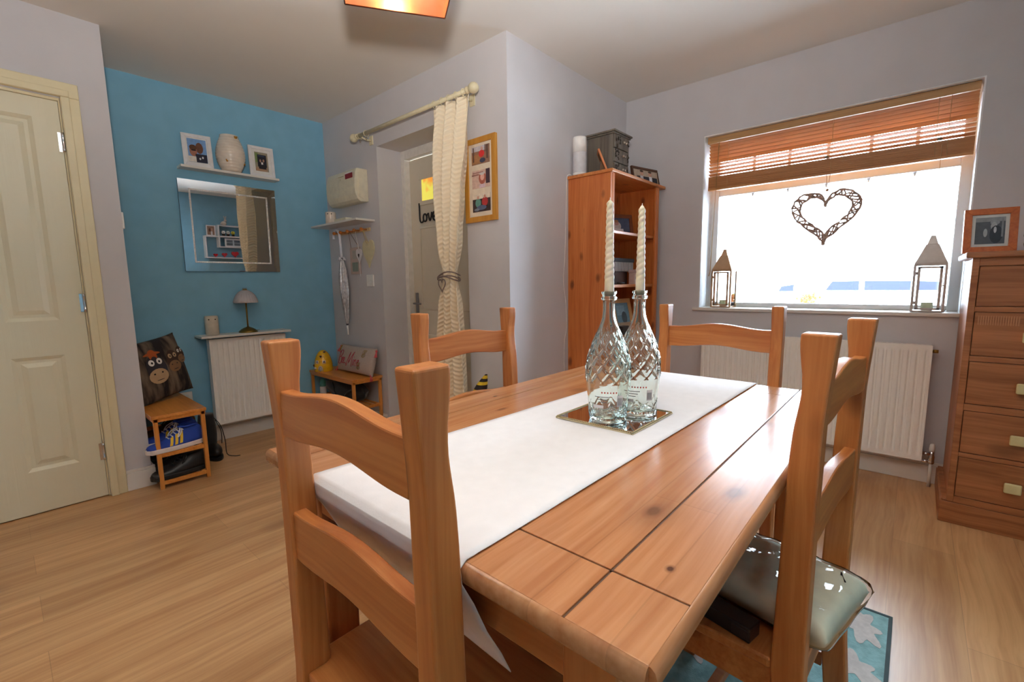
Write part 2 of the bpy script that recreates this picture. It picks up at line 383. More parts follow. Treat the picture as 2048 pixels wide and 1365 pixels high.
# ---- door_1: cream panelled door at the left
d1 = thing('door_1', 'cream panelled interior door hinged beside the blue alcove', 'door', (-.08, 3.16, 0)); d1['kind'] = 'structure'
x0, x1, y = -.458, .299, 3.146
m = MB().box(x0, x1, y+.012, y+.036, .006, 1.985)
cols = [(-.372, -.186), (.024, .206)]; rows = [(.215, .772), (.944, 1.895)]
xs = [x0, cols[0][0], cols[0][1], cols[1][0], cols[1][1], x1]
for a, b in ((xs[0], xs[1]), (xs[2], xs[3]), (xs[4], xs[5])): m.box(a, b, y, y+.012, .006, 1.985)
for a, b in cols:
    for c, e in ((.006, rows[0][0]), (rows[0][1], rows[1][0]), (rows[1][1], 1.985)): m.box(a, b, y, y+.012, c, e)
    for c, e in rows:
        for q, (i, o) in enumerate(((0, .012), (.012, .012))):
            pass
        # sloped moulding round the sunk panel, then the raised field
        t = .016; P = [(a, c), (b, c), (b, e), (a, e)]; I = [(a+t, c+t), (b-t, c+t), (b-t, e-t), (a+t, e-t)]
        for k in range(4):
            A, B_, C, D = P[k], P[(k+1) % 4], I[(k+1) % 4], I[k]
            m.hexa([(A[0], y+.012, A[1]), (B_[0], y+.012, B_[1]), (C[0], y+.012, C[1]), (D[0], y+.012, D[1]),
                    (A[0], y, A[1]), (B_[0], y, B_[1]), (C[0], y+.0105, C[1]), (D[0], y+.0105, D[1])])
        f1, f2 = .03, .05
        m.hexa([(a+f1, y+.012, c+f1), (b-f1, y+.012, c+f1), (b-f1, y+.012, e-f1), (a+f1, y+.012, e-f1), (a+f2, y+.003, c+f2), (b-f2, y+.003, c+f2), (b-f2, y+.003, e-f2), (a+f2, y+.003, e-f2)])
dm, N, L, B = newmat('cream_grained_door'); B.inputs['Roughness'].default_value = .33; B.inputs['Base Color'].default_value = srgb((222, 215, 188))
tc = N.new('ShaderNodeTexCoord'); mp = N.new('ShaderNodeMapping'); mp.inputs['Scale'].default_value = (60, 60, 2.5); nz = N.new('ShaderNodeTexNoise'); nz.inputs['Scale'].default_value = 1; nz.inputs['Distortion'].default_value = .6
bp = N.new('ShaderNodeBump'); bp.inputs['Strength'].default_value = .35; bp.inputs['Distance'].default_value = .002
L.new(tc.outputs['Object'], mp.inputs[0]); L.new(mp.outputs[0], nz.inputs[0]); L.new(nz.outputs['Fac'], bp.inputs['Height']); L.new(bp.outputs[0], B.inputs['Normal'])
obj('leaf', m, dm, d1)
for z in (1.797, 1.024, .245):
    hg = obj('hinge', MB().lathe([(.007, -.045), (.007, -.03), (.0065, -.029), (.0065, .029), (.007, .03), (.007, .045)], (.303, y-.005, z), 14).box(.285, .303, y-.002, y+.0005, z-.045, z+.045), CHROME, d1, label='chrome door hinge')
m = MB()
# architrave: outer flat, stepped inner bead
for (a, b, c, e) in ((.308, .376, 0, 2.072), (-.54, -.47, 0, 2.072)):
    m.box(a, b, 3.118, 3.1375, 0, 2.004)
m.box(-.54, .376, 3.118, 3.1375, 2.004, 2.072)
m.box(.3085, .34, 3.111, 3.119, 0, 2.0045).box(-.502, -.4705, 3.111, 3.119, 0, 2.0045).box(-.502, .34, 3.111, 3.119, 2.0045, 2.036)
m.box(.3005, .308, 3.141, 3.22, 0, 2.0).box(-.47, -.462, 3.141, 3.22, 0, 2.0).box(-.47, .308, 3.141, 3.22, 1.987, 2.004)
struct('trim_3', m, CREAM2, bevel=.004)

# ---- door_2: front door in its deep reveal
d2 = thing('door_2', 'pale front door with small amber glass pane behind the cable-knit curtain', 'door', (2.16, 2.48, 0)); d2['kind'] = 'structure'
m = MB().box(2.145, 2.19, 2.065, 2.892, .01, 2.0)
for (a, b, c, e) in ((2.16, 2.44, .23, .72), (2.53, 2.80, .23, .72), (2.16, 2.44, .9, 1.52), (2.53, 2.80, .9, 1.52)):
    t = .02
    for k in range(4):
        P = [(a, c), (b, c), (b, e), (a, e)]; I = [(a+t, c+t), (b-t, c+t), (b-t, e-t), (a+t, e-t)]
        A, B_, C, D = P[k], P[(k+1) % 4], I[(k+1) % 4], I[k]
        m.hexa([(2.145, A[0], A[1]), (2.145, B_[0], B_[1]), (2.145, C[0], C[1]), (2.145, D[0], D[1]), (2.137, A[0]+(C[0]-A[0])*.3, A[1]+(C[1]-A[1])*.3), (2.137, B_[0]+(D[0]-B_[0])*.3, B_[1]+(D[1]-B_[1])*.3), (2.137, C[0], C[1]), (2.137, D[0], D[1])])
FD = mat('pale_front_door', (214, 205, 186), .4, noise=.01)
obj('leaf', m, FD, d2, bevel=.001)
m = MB()
for a, b, c, e in ((2.2, 2.775, 1.845, 1.875), (2.2, 2.775, 1.665, 1.695), (2.2, 2.23, 1.695, 1.845), (2.745, 2.775, 1.695, 1.845)): m.box(2.134, 2.1455, a, b, c, e)
gf = obj('pane_surround', m, FD, d2, bevel=.003)
am, N, L, B = newmat('amber_emissive_glass'); B.inputs['Roughness'].default_value = .1; B.inputs['Base Color'].default_value = srgb((210, 180, 60))
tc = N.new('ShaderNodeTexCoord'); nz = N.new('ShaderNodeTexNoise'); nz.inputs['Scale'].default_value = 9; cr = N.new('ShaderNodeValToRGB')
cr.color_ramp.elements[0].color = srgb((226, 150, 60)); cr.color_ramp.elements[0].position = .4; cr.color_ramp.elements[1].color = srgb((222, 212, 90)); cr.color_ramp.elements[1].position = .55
L.new(tc.outputs['Object'], nz.inputs[0]); L.new(nz.outputs['Fac'], cr.inputs[0]); L.new(cr.outputs[0], B.inputs['Base Color']); L.new(cr.outputs[0], B.inputs['Emission Color']); B.inputs['Emission Strength'].default_value = .55  # emission stands in for daylight shining through the pane
obj('amber_pane', MB().box(2.139, 2.1448, 2.23, 2.745, 1.695, 1.845), am, gf, label='amber glass pane with a daylight glow put in as emission')
hd = obj('handle_plate', MB().box(2.136, 2.1455, 2.838, 2.868, .80, 1.03), STEEL, d2, bevel=.003)
obj('lever', MB().tube([(2.137, 2.853, .95), (2.105, 2.853, .95), (2.10, 2.845, .95), (2.10, 2.76, .948)], .007), STEEL, hd)
obj('keyhole_barrel', MB().lathe([(.008, 0), (.008, .006)], (2.130, 2.853, .86), 12, 'X'), BRASS, hd)
m = MB().box(2.10, 2.16, 2.892, 2.935, 0, 2.065).box(2.10, 2.16, 2.02, 2.064, 0, 2.065).box(2.10, 2.16, 2.064, 2.892, 2.003, 2.065)
struct('trim_4', m, mat('front_door_frame', (226, 222, 214), .4), bevel=.003)
obj('key_fob', MB().box(2.106, 2.118, 2.84, 2.87, .66, .76).tube([(2.128, 2.853, .86), (2.112, 2.853, .84), (2.112, 2.853, .76)], .0015, 6), BLACK, None, bevel=.004)
tag(bpy.data.objects['key_fob'], 'black key fob dangling from the front door lock', 'key')
obj('blue_sticker', MB().box(2.1425, 2.1448, 2.49, 2.555, .83, .92), mat('blue_grey_card', (92, 118, 138), .6), None)
tag(bpy.data.objects['blue_sticker'], 'small blue-grey square card stuck low on the front door', 'card')
# the word on the door, handwritten strokes
def strokes(name, S_, origin, ux, uz, n, size, r, m, parent=None, label=None, wrap=None):
    mb = MB(); origin = Vector(origin)
    for st in S_:
        P = catmull(st, 6)
        Q = []
        for u, v in P:
            p = origin + ux*(u*size) + uz*(v*size) + n*r
            Q.append(wrap(u*size, v*size) if wrap else p)
        mb.tube(Q, r, 6)
    return obj(name, mb, m, parent, label=label)
LOVE = [[(0, 1.9), (.02, 1.2), (.04, .3), (.2, 0), (.5, .02), (.62, .25)],
        [(.95, .75), (.7, .7), (.6, .35), (.75, .05), (1.05, .1), (1.15, .45), (.95, .75), (1.1, .6), (1.4, .75)],
        [(1.4, .8), (1.5, .3), (1.65, .05), (1.85, .4), (1.95, .85)],
        [(2.05, .35), (2.4, .45), (2.5, .7), (2.25, .8), (2.1, .45), (2.2, .1), (2.5, .02), (2.9, .3), (3.6, .2), (4.6, .45), (5.6, .3), (6.0, .6)]]
lw = strokes('door_lettering', LOVE, (2.139, 2.775, 1.545), Vector((0, -1, 0)), Vector((0, 0, 1)), Vector((-1, 0, 0)), .0655*1.1, .006, mat('black_vinyl', (20, 20, 22), .5))
tag(lw, 'black handwritten word Love on the front door below its glass', 'lettering')

# ---- window_1
w1 = thing('window_1', 'white framed window with a fanlight above one wide pane', 'window', (3.44, .47, .908)); w1['kind'] = 'structure'
m = MB(); X0, X1 = 3.40, 3.46
Y0, Y1, Z0, Z1 = -.178, 1.122, .908, 2.036
m.box(X0, X1, Y0, Y0+.05, Z0, Z1).box(X0, X1, Y1-.05, Y1, Z0, Z1).box(X0, X1, Y0+.05, Y1-.05, Z0, Z0+.03).box(X0, X1, Y0+.05, Y1-.05, Z1-.09, Z1)
m.box(X0, X1, Y0+.05, Y1-.05, 1.665, 1.745)
obj('frame', m, UPVC, w1, bevel=.004)
m = MB()
for yy in (.865, .661, .458, .253, .052): m.box(3.428, 3.434, yy-.009, yy+.009, 1.745, Z1-.09)
obj('glazing_bars', m, UPVC, w1)
m = MB()
for yy in (.865, .661, .458, .253, .052): m.prism([(yy-.008, 1.665), (yy+.008, 1.665), (yy+.003, 1.645), (yy-.003, 1.645)], 3.428, 3.434, 'YZ')
obj('glare_faded_bars', m, UPVC, w1)  # full bars cut to tapered stubs, their fade in glare put into the shape
obj('fanlight_pane', MB().box(3.436, 3.440, Y0+.05, Y1-.05, 1.745, Z1-.09), clear('window_glass'), w1)
obj('lower_pane', MB().box(3.436, 3.440, Y0+.05, Y1-.05, Z0+.03, 1.665), clear('window_glass'), w1)
# ---- outside
GR = mat('pale_paving', (226, 226, 226), .9)
struct('ground', MB().box(3.6, 60, -40, 50, -.5, -.4), GR)
car = thing('car', 'white car parked outside beyond the window', 'car', (17.5, 1.4, -.4))
sideP = [(4.1, -.15), (4.15, .25), (3.9, .52), (3.0, .60), (2.75, .66), (1.9, 1.02), (1.3, 1.10), (-.5, 1.10), (-1.1, .98), (-1.5, .6), (-1.55, .0), (-1.5, -.15)]
sp = [(y_, z_) for y_, z_ in sideP]
WC = mat('white_car_paint', (240, 240, 240), .3)
obj('body', MB().prism(sp, 17.0, 18.7, 'YZ'), WC, car, bevel=.05)
CG = mat('car_window_tint', (40, 44, 58), .5, spec=.1)
for poly in ([(3.38, .705), (2.95, .71), (2.95, .93), (3.3, .87)], [(2.1, .74), (1.28, .74), (1.28, 1.02), (1.95, 1.01)], [(1.15, .74), (.12, .74), (.12, 1.0), (1.15, 1.02)], [(.0, .74), (-.5, .74), (-.45, .98), (.0, 1.0)]):
    obj('side_window', MB().prism(poly, 16.985, 17.0, 'YZ'), CG, car)
for yy in (3.2, -.6): obj('wheel', MB().lathe([(.30, -.1), (.32, -.06), (.32, .06), (.30, .1)], (17.05, yy, -.08), 24, 'X'), BLACK, car)
fb = thing('flowering_shrub', 'small orange-flowered plant outside beyond the sill', 'plant', (4.3, .56, -.4))
m = MB()
random.seed(3)
for k in range(60):
    m.mi = 0 if k % 3 else 1
    m.ball((4.3+random.uniform(-.06, .06), .645+random.gauss(0, .035), .93+random.gauss(0, .02)), .011, seg=6)
obj('blossoms', m, [mat('orange_petals', (150, 84, 40), .9), mat('yellow_petals', (176, 140, 70), .9)], fb)
m = MB()
for k in range(14):
    a = k*2*pi/14; m.tube([(4.3, .6, -.4), (4.3+.03*cos(a), .62+.03*sin(a), .3), (4.3+.05*cos(a), .645+.05*sin(a), .9)], .003, 5)
obj('stems', m, mat('pale_stems', (215, 215, 190), .8), fb)

# ================================================================= RADIATORS
def radiator(root, face, a0, a1, z0, z1, depth, axis, nrib, dirn, mtl=RADW):
    """axis 'X' -> panel runs along x, faces -y ; axis 'Y' -> runs along y, faces -x."""
    L_ = a1-a0
    def prof(u):
        t = (u*nrib) % 1.0; s_ = u*nrib
        if s_ < .3 or s_ > nrib-.3: return 0
        return max(0, cos(2*pi*(t-.5)))**.6*.009 if abs(t-.5) < .25 else 0
    nu = nrib*12+1
    zs = [0, .02, .035, .05, .065, .5, .935, .95, .965, .98, 1.0]
    m = MB(); V = []
    for v in zs:
        e = 0 if v <= .035 or v >= .965 else (1 if .065 <= v <= .935 else .5)
        row = []
        for i in range(nu):
            u = i/(nu-1); off = prof(u)*e
            p = (a0+u*L_, face+off, z0+v*(z1-z0)) if axis == 'X' else (face+off, a0+u*L_, z0+v*(z1-z0))
            row.append(m.bm.verts.new(p))
        V.append(row)
    for j in range(len(zs)-1):
        for i in range(nu-1):
            f = m.bm.faces.new((V[j][i], V[j][i+1], V[j+1][i+1], V[j+1][i])); f.smooth = True
    b = .012
    if axis == 'X': m.box(a0, a1, face+.0125, face+.02, z0, z1)
    else: m.box(face+.0125, face+.02, a0, a1, z0, z1)
    # rim joining front and back of the panel
    for (p, q) in (((a0-.002, a0+.003), (z0, z1)), ((a1-.003, a1+.002), (z0, z1)), ((a0, a1), (z0-.002, z0+.004)), ((a0, a1), (z1-.004, z1+.002))):
        if axis == 'X': m.box(p[0], p[1], face-.001, face+.02, q[0], q[1])
        else: m.box(face-.001, face+.02, p[0], p[1], q[0], q[1])
    obj('front_panel', m, mtl, root)
    if axis == 'X':
        obj('back_panel', MB().box(a0, a1, face+depth-.015, face+depth, z0, z1), mtl, root)
        for e in (a0, a1-.003): obj('side_grille', MB().box(e-.002, e+.005, face+.02, face+depth-.015, z0+.01, z1-.005), mtl, root)
        m = MB()
        for k in range(int(L_/.02)): m.box(a0+.004+k*.02, a0+.016+k*.02, face+.02, face+depth-.015, z1-.012, z1+.001)
        for e in (a0+.1, a1-.13): obj('bracket', MB().box(e, e+.03, face+depth, 3.69, z0+.1, z1-.1), mtl, root)
    else:
        obj('back_panel', MB().box(face+depth-.015, face+depth, a0, a1, z0, z1), mtl, root)
        for e in (a0, a1-.003): obj('side_grille', MB().box(face+.02, face+depth-.015, e-.002, e+.005, z0+.01, z1-.005), mtl, root)
        m = MB()
        for k in range(int(L_/.02)): m.box(face+.02, face+depth-.015, a0+.004+k*.02, a0+.016+k*.02, z1-.012, z1+.001)
        for e in (a0+.1, a1-.13): obj('bracket', MB().box(face+depth, 3.215, e, e+.03, z0+.1, z1-.1), mtl, root)
    obj('top_grille', m, mtl, root)
r1 = thing('radiator', 'white ribbed radiator under the shelf on the blue wall', 'radiator', (1.19, 3.62, .14), group=None)
radiator(r1, 3.585, .943, 1.442, .138, .737, .07, 'X', 15, -1)
for e in (.975, 1.41): obj('pipe', MB().tube([(e, 3.62, .14), (e, 3.62, 0)], .008), WHITE, r1)
r2 = thing('radiator', 'white ribbed radiator beneath the window', 'radiator', (3.15, .49, .14))
radiator(r2, 3.118, -.083, 1.055, .140, .745, .065, 'Y', 34, -1)
v = obj('valve', MB().tube([(3.145, -.083, .175), (3.145, -.118, .175)], .010).lathe([(.013, -.045), (.013, -.01), (.010, 0), (.010, .02)], (3.145, -.122, .175), 16).tube([(3.145, -.118, .135), (3.145, -.08, .135)], .009).ball((3.145, -.122, .135), .014), CHROME, r2, label='chrome radiator valve')
obj('valve_cap', MB().lathe([(.011, 0), (.012, .012), (.010, .035), (.006, .04)], (3.145, -.122, .192), 16), WHITEP, v)
obj('pipe', MB().tube([(3.145, -.122, .13), (3.145, -.122, 0)], .0075), WHITE, r2)
obj('air_bleed_plug', MB().lathe([(.009, 0), (.009, .02), (.005, .022)], (3.15, -.088, .715), 10, 'Y'), BRASS, r2).location = (0, -.02, 0)
# shelf over the small radiator
tag(obj('radiator_shelf', MB().box(.885, 1.468, 3.532, 3.69, .752, .768).box(.96, .98, 3.66, 3.69, .70, .752).box(1.38, 1.40, 3.66, 3.69, .70, .752), WHITE, None, bevel=.002), 'narrow white shelf fixed above the small radiator', 'shelf')
p = thing('wax_warmer', 'cream ceramic pot with small holes on the radiator shelf', 'pot', (.972, 3.605, .768))
obj('body', MB().lathe([(.036, 0), (.04, .004), (.0405, .07), (.040, .125), (.036, .131), (.030, .131), (.029, .01)], (.972, 3.605, .768), 40), mat('cream_stoneware', (206, 196, 178), .5), p)
HOLE = mat('dark_hole', (40, 28, 20), .9)
for a in (-2.2, -1.25, .5, 2.0): obj('vent_hole', MB().lathe([(.0042, 0), (.0042, .0016)], (0, 0, 0), 10, 'X').xf(Matrix.Translation((.972+.0398*cos(a), 3.605+.0398*sin(a), .768+.108)) @ Matrix.Rotation(a, 4, 'Z')), HOLE, p)
# table lamp
lp = thing('table_lamp', 'small brass lamp with ribbed dome glass shade on the radiator shelf', 'lamp', (1.195, 3.60, .768))
obj('base', MB().lathe([(.060, 0), (.062, .003), (.058, .010), (.045, .022), (.028, .032), (.010, .038), (.006, .042)], (1.195, 3.60, .768), 36), BRASS, lp)
obj('stem', MB().lathe([(.005, 0), (.005, .20)], (1.195, 3.60, .805), 16), BRASS, lp)
sh = obj('shade', MB().lathe([(.076, -.012), (.078, -.006), (.074, .012), (.062, .04), (.044, .062), (.022, .076), (.012, .079), (.010, .076), (.040, .060), (.058, .038), (.070, .010), (.073, -.008)], (1.195, 3.60, .992), 72, wav=lambda t, z: .0016*cos(24*t)), mat('frosted_ribbed_glass', (214, 208, 212), .15, trans=.25), lp)
m = MB().lathe([(.014, 0), (.016, .006), (.010, .010), (.003, .011)], (1.195, 3.60, 1.068), 16)
for k in range(4): m.tube([(1.195+.010*cos(k*pi/2), 3.60+.010*sin(k*pi/2), 1.073), (1.195+.012*cos(k*pi/2), 3.60+.012*sin(k*pi/2), 1.086)], .0015, 6)
obj('finial', m, BRASS, lp)
obj('switch_cord', MB().tube([(1.245, 3.62, .773), (1.28, 3.67, .775), (1.30, 3.683, .772)], .002), BRASS, lp)

# ---- picture ledge
tag(obj('picture_ledge', MB().box(.883, 1.492, 3.595, 3.69, 1.868, 1.884), WHITE, None, bevel=.002), 'slim white ledge on the blue wall above the mirror', 'shelf')
WF = mat('white_frame', (226, 224, 226), .4)
MT = mat('white_mount', (225, 222, 218), .8)
photo_frame('tilted white frame with a close-up selfie print, left on the white ledge', (.993, 3.622, 1.885), R(-6), .165, .215, .022, .014, WF, MT,
  [('r', 0, 0, .5, .5, (120, 160, 210)), ('e', .12, .12, .2, .24, (112, 74, 58)), ('e', -.22, -.02, .2, .24, (168, 112, 92)), ('e', -.22, .12, .2, .12, (92, 58, 40)), ('r', .18, -.32, .3, .18, (38, 38, 58)), ('r', -.3, -.38, .2, .12, (222, 214, 204)), ('e', .25, -.28, .05, .05, (220, 220, 225)), ('e', .1, -.34, .05, .05, (220, 220, 225)), ('e', -.2, .0, .14, .03, (30, 26, 28))], lean=R(-9), matt=.008)
photo_frame('white frame holding a dark print of two suited people, right on the white ledge', (1.392, 3.628, 1.885), R(-2), .168, .215, .02, .014, WF, MT,
  [('r', 0, 0, .5, .5, (150, 140, 120)), ('r', -.05, -.4, .45, .1, (176, 140, 112)), ('r', -.35, .2, .12, .25, (120, 140, 86)), ('r', .03, .05, .34, .32, (34, 34, 46)), ('e', -.1, .05, .07, .08, (178, 140, 120)), ('e', .14, .07, .07, .08, (178, 140, 120)), ('r', .02, -.08, .07, .06, (226, 226, 230)), ('r', .02, -.28, .28, .1, (26, 26, 36)), ('r', .0, .3, .25, .02, (60, 76, 110))], lean=R(-5), matt=.02)
hv = thing('beehive_jar', 'cream ribbed ceramic beehive jar with gold bees between the two frames', 'jar', (1.190, 3.636, 1.884))
prof = []
for k in range(66):
    t = k/65; z = t*.246
    r_ = .052+.036*sin(pi*min(1, t*1.02)**.9) if t < .97 else .05*(1-t)/.03+.03
    prof.append((r_+.0022*abs(sin(pi*t*13)), z))
prof.append((.02, .249)); prof.append((.0, .250))
CER = mat('cream_glazed_ceramic', (226, 212, 196), .18, coat=.5)
obj('body', MB().lathe([(.045, 0)]+[(max(.001, a*.6 if False else a), b) for a, b in prof], (1.190, 3.64-.006, 1.884), 48), CER, hv)
GOLD = mat('gold_lustre', (206, 150, 60), .25, 1.0)
for q, (a, z) in enumerate(((-1.25, .222), (-2.15, .06), (-.55, .055))):
    rr = .075 if q == 0 else .078
    bx, by, bz = 1.190+rr*cos(a), 3.634+rr*sin(a), 1.884+z
    if q == 0: bx, by = 1.190+.066*cos(a), 3.634+.066*sin(a)
    b_ = obj('gold_bee', MB().ball((bx, by, bz), .009, .006, .006, 10).ball((bx-.006, by-.003, bz+.007), .006, .003, .004, 8).ball((bx+.006, by-.003, bz+.007), .006, .003, .004, 8), GOLD, hv)

# ---- mirror
mz0, mz1, mx0, mx1 = 1.204, 1.806, .872, 1.478
mr = thing('wall_mirror', 'large rectangular mirror with a sparkling inner border on the blue wall', 'mirror', ((mx0+mx1)/2, 3.682, mz0), rot=(R(.74), 0, 0))
cw, ch = (mx1-mx0)/2, mz1-mz0
MIR = mat('mirror_silver', (228, 232, 235), .01, 1.0, noise=0)
b = .062
obj('backing', MB().box(-cw, cw, -.004, .006, 0, ch), mat('mirror_back', (60, 60, 62), .7), mr, world=False)
obj('centre_glass', MB().box(-cw+b, cw-b, -.0085, -.004, b, ch-b), MIR, mr, world=False)
O = [(-cw, 0), (cw, 0), (cw, ch), (-cw, ch)]; I = [(-cw+b, b), (cw-b, b), (cw-b, ch-b), (-cw+b, ch-b)]
for k in range(4):
    A, B_, C, D = O[k], O[(k+1) % 4], I[(k+1) % 4], I[k]
    m = MB(); g = .0006
    m.hexa([(A[0], -.004, A[1]), (B_[0], -.004, B_[1]), (C[0], -.004, C[1]), (D[0], -.004, D[1]), (A[0], -.0085, A[1]), (B_[0], -.0085, B_[1]), (C[0], -.0088, C[1]), (D[0], -.0088, D[1])])
    obj('mirror_border', m, MIR, mr, world=False)
m = MB()
def beads(p, q, n):
    for k in range(n):
        t = k/n; x_ = p[0]+(q[0]-p[0])*t; z_ = p[1]+(q[1]-p[1])*t
        r_ = bmesh.ops.create_icosphere(m.bm, subdivisions=1, radius=.0054)
        bmesh.ops.translate(m.bm, vec=(x_, -.0105, z_), verts=r_['verts'])
for k in range(4): beads(I[k], I[(k+1) % 4], 44)
for k in range(4):
    p_, q_ = I[k], I[(k+1) % 4]
    m.box(min(p_[0], q_[0])-.005, max(p_[0], q_[0])+.005, -.0095, -.0086, min(p_[1], q_[1])-.005, max(p_[1], q_[1])+.005)
obj('bead_trim', m, mat('silver_beads', (240, 236, 232), .3, .6), mr, world=False)

# ---- cube shelves on the opposite blue wall (seen in the mirror); wall face y=-1.0
WM = mat('white_melamine', (228, 228, 228), .4)
def cube_shelf(label, x0, x1, z0, z1, y0=-1.0, d=.11, t=.016):
    r = thing('box_shelf', label, 'shelf', ((x0+x1)/2, y0, z0), group=None)
    m = MB().box(x0, x1, y0, y0+d, z0, z0+t).box(x0, x1, y0, y0+d, z1-t, z1).box(x0, x0+t, y0, y0+d, z0+t, z1-t).box(x1-t, x1, y0, y0+d, z0+t, z1-t)
    obj('box', m, WM, r, bevel=.001); return r
cube_shelf('long white box shelf with red hearts, seen reflected in the mirror', 2.24, 2.98, 1.432, 1.772)
cube_shelf('raised white box shelf with flowers, overlapping the longer box, seen reflected in the mirror', 2.42, 2.98, 1.60, 1.942, d=.13)
obj('shelf_board', MB().box(2.436, 2.964, -1.0, -.885, 1.764, 1.780), WM, bpy.data.objects['box_shelf.001'])
bn = thing('rabbit_ornament', 'white sitting rabbit ornament reflected in the mirror', 'ornament', (2.52, -.93, 1.942))
obj('body', MB().ball((2.52, -.93, 1.975), .042, .03, .034).ball((2.545, -.93, 2.02), .022, .018, .022).ball((2.482, -.93, 1.965), .012), CER, bn)
for s_ in (-1, 1): obj('ear', MB().ball((2.545+s_*.010, -.93, 2.062), .006, .005, .032, rot=Matrix.Rotation(s_*.2, 3, 'Y')), CER, bn)
def mirror_frame(label, x, z, wd, ht, patches, y=-.93):
    r = thing('photo_frame', label, 'picture frame', (x, y, z), rz=pi)
    obj('frame', frame_bars(wd, ht, .014, .012), WF, r, world=False)
    picture(r, 'photograph', (0, -.003, ht/2), Vector((1, 0, 0)), Vector((0, 0, 1)), Vector((0, -1, 0)), wd-.028, ht-.028, patches, world=False)
    obj('backing', MB().box(-wd/2+.008, wd/2-.008, -.0015, .005, .008, ht-.008), mat('frame_back_card', (120, 92, 66), .8), r, world=False)
mirror_frame('small white-framed couple portrait beside the rabbit, reflected in the mirror', 2.335, 1.772, .125, .16, [('r', 0, 0, .5, .5, (150, 120, 100)), ('e', -.15, .1, .15, .2, (190, 150, 130)), ('e', .15, .05, .15, .2, (90, 60, 50)), ('r', -.1, -.3, .12, .2, (220, 220, 220))])
mirror_frame('white multi-picture frame inside the raised box shelf, reflected in the mirror', 2.63, 1.617, .24, .125, [('r', 0, 0, .5, .5, (190, 200, 210)), ('r', -.25, .22, .2, .2, (80, 90, 100)), ('r', .25, .22, .2, .2, (90, 100, 110)), ('r', -.25, -.24, .2, .2, (90, 100, 110)), ('r', .25, -.24, .2, .2, (80, 90, 100))], y=-.91)
for k, (x_, c_) in enumerate(((2.50, (235, 235, 230)), (2.565, (235, 235, 225)), (2.635, (236, 214, 40)))):
    fw = thing('potted_flower', ('white flower in a dark pot nearest the raised box end, in the mirror', 'pale flower between the white and yellow ones, in the mirror', 'yellow artificial flower in a dark pot, in the mirror')[k], 'ornament', (x_, -.91, 1.780))
    obj('pot', MB().lathe([(.018, 0), (.024, .03), (.020, .03), (.015, .01)], (x_, -.91, 1.780), 16), BLACK, fw)
    m = MB()
    for a in range(6): m.ball((x_+.018*cos(a*pi/3), -.905, 1.835+.016*sin(a*pi/3)), .013, .007, .011, 8)
    obj('petals', m, mat('petal_%d' % k, c_, .6), fw)
    obj('stem', MB().tube([(x_, -.91, 1.80), (x_, -.908, 1.832)], .004, 6), mat('leaf_green', (60, 110, 60), .6), fw)
for k, x_ in enumerate((2.375, 2.50, 2.65)):
    sc = (.7, .9, 1.25)[k]
    hp = [(16*sin(t)**3, 13*cos(t)-5*cos(2*t)-2*cos(3*t)-cos(4*t)) for t in [2*pi*i/36 for i in range(36)]]
    m = MB().prism([(x_+a*.0026*sc, 1.448+(b+17.2)*.0026*sc) for a, b in hp], -.955, -.925, 'XZ')
    tag(obj('heart_box', m, mat('red_gloss', (190, 26, 34), .3), None, bevel=.006), ('smallest red heart on the long box shelf, in the mirror', 'middle red heart on the long box shelf, in the mirror', 'largest red heart on the long box shelf, in the mirror')[k], 'ornament', 'red hearts on the box shelf')

# ================================================================= ENTRY WALL
# fuse box
fb = thing('fuse_box', 'cream plastic fuse box with curved cover high in the alcove corner', 'fuse box', (1.85, 3.275, 1.695))
FBM = mat('cream_abs_plastic', (222, 214, 190), .4)
cv = [(1.90, 1.70), (1.90, 1.93), (1.815, 1.93), (1.803, 1.90), (1.795, 1.85), (1.792, 1.80), (1.797, 1.75), (1.812, 1.715), (1.835, 1.697)]
obj('cover', MB().prism(cv, 3.065, 3.487, 'XZ'), FBM, fb, bevel=.006)
obj('end_cap', MB().prism([(1.822+.0, 1.73), (1.86, 1.715), (1.88, 1.80), (1.86, 1.90), (1.822, 1.90)], 3.060, 3.066, 'XZ'), FBM, fb, bevel=.002)
obj('warning_label', MB().mat(0).box(1.8005, 1.803, 3.10, 3.20, 1.865, 1.90).mat(1).box(1.810, 1.812, 3.10, 3.20, 1.925, 1.929).mat(1).box(1.8, 1.8025, 3.10, 3.20, 1.9, 1.908).xf(Matrix.Translation((-.0045, 0, 0))), [mat('dark_red_label', (140, 24, 36), .5), mat('label_white', (225, 220, 220), .5)], fb, label='red and white warning label')
obj('catch', MB().lathe([(.006, 0), (.006, .004)], (1.7925, 3.27, 1.87), 12, 'X').box(1.793, 1.799, 3.22, 3.30, 1.890, 1.894), mat('cream_catch', (196, 186, 160), .5), fb)
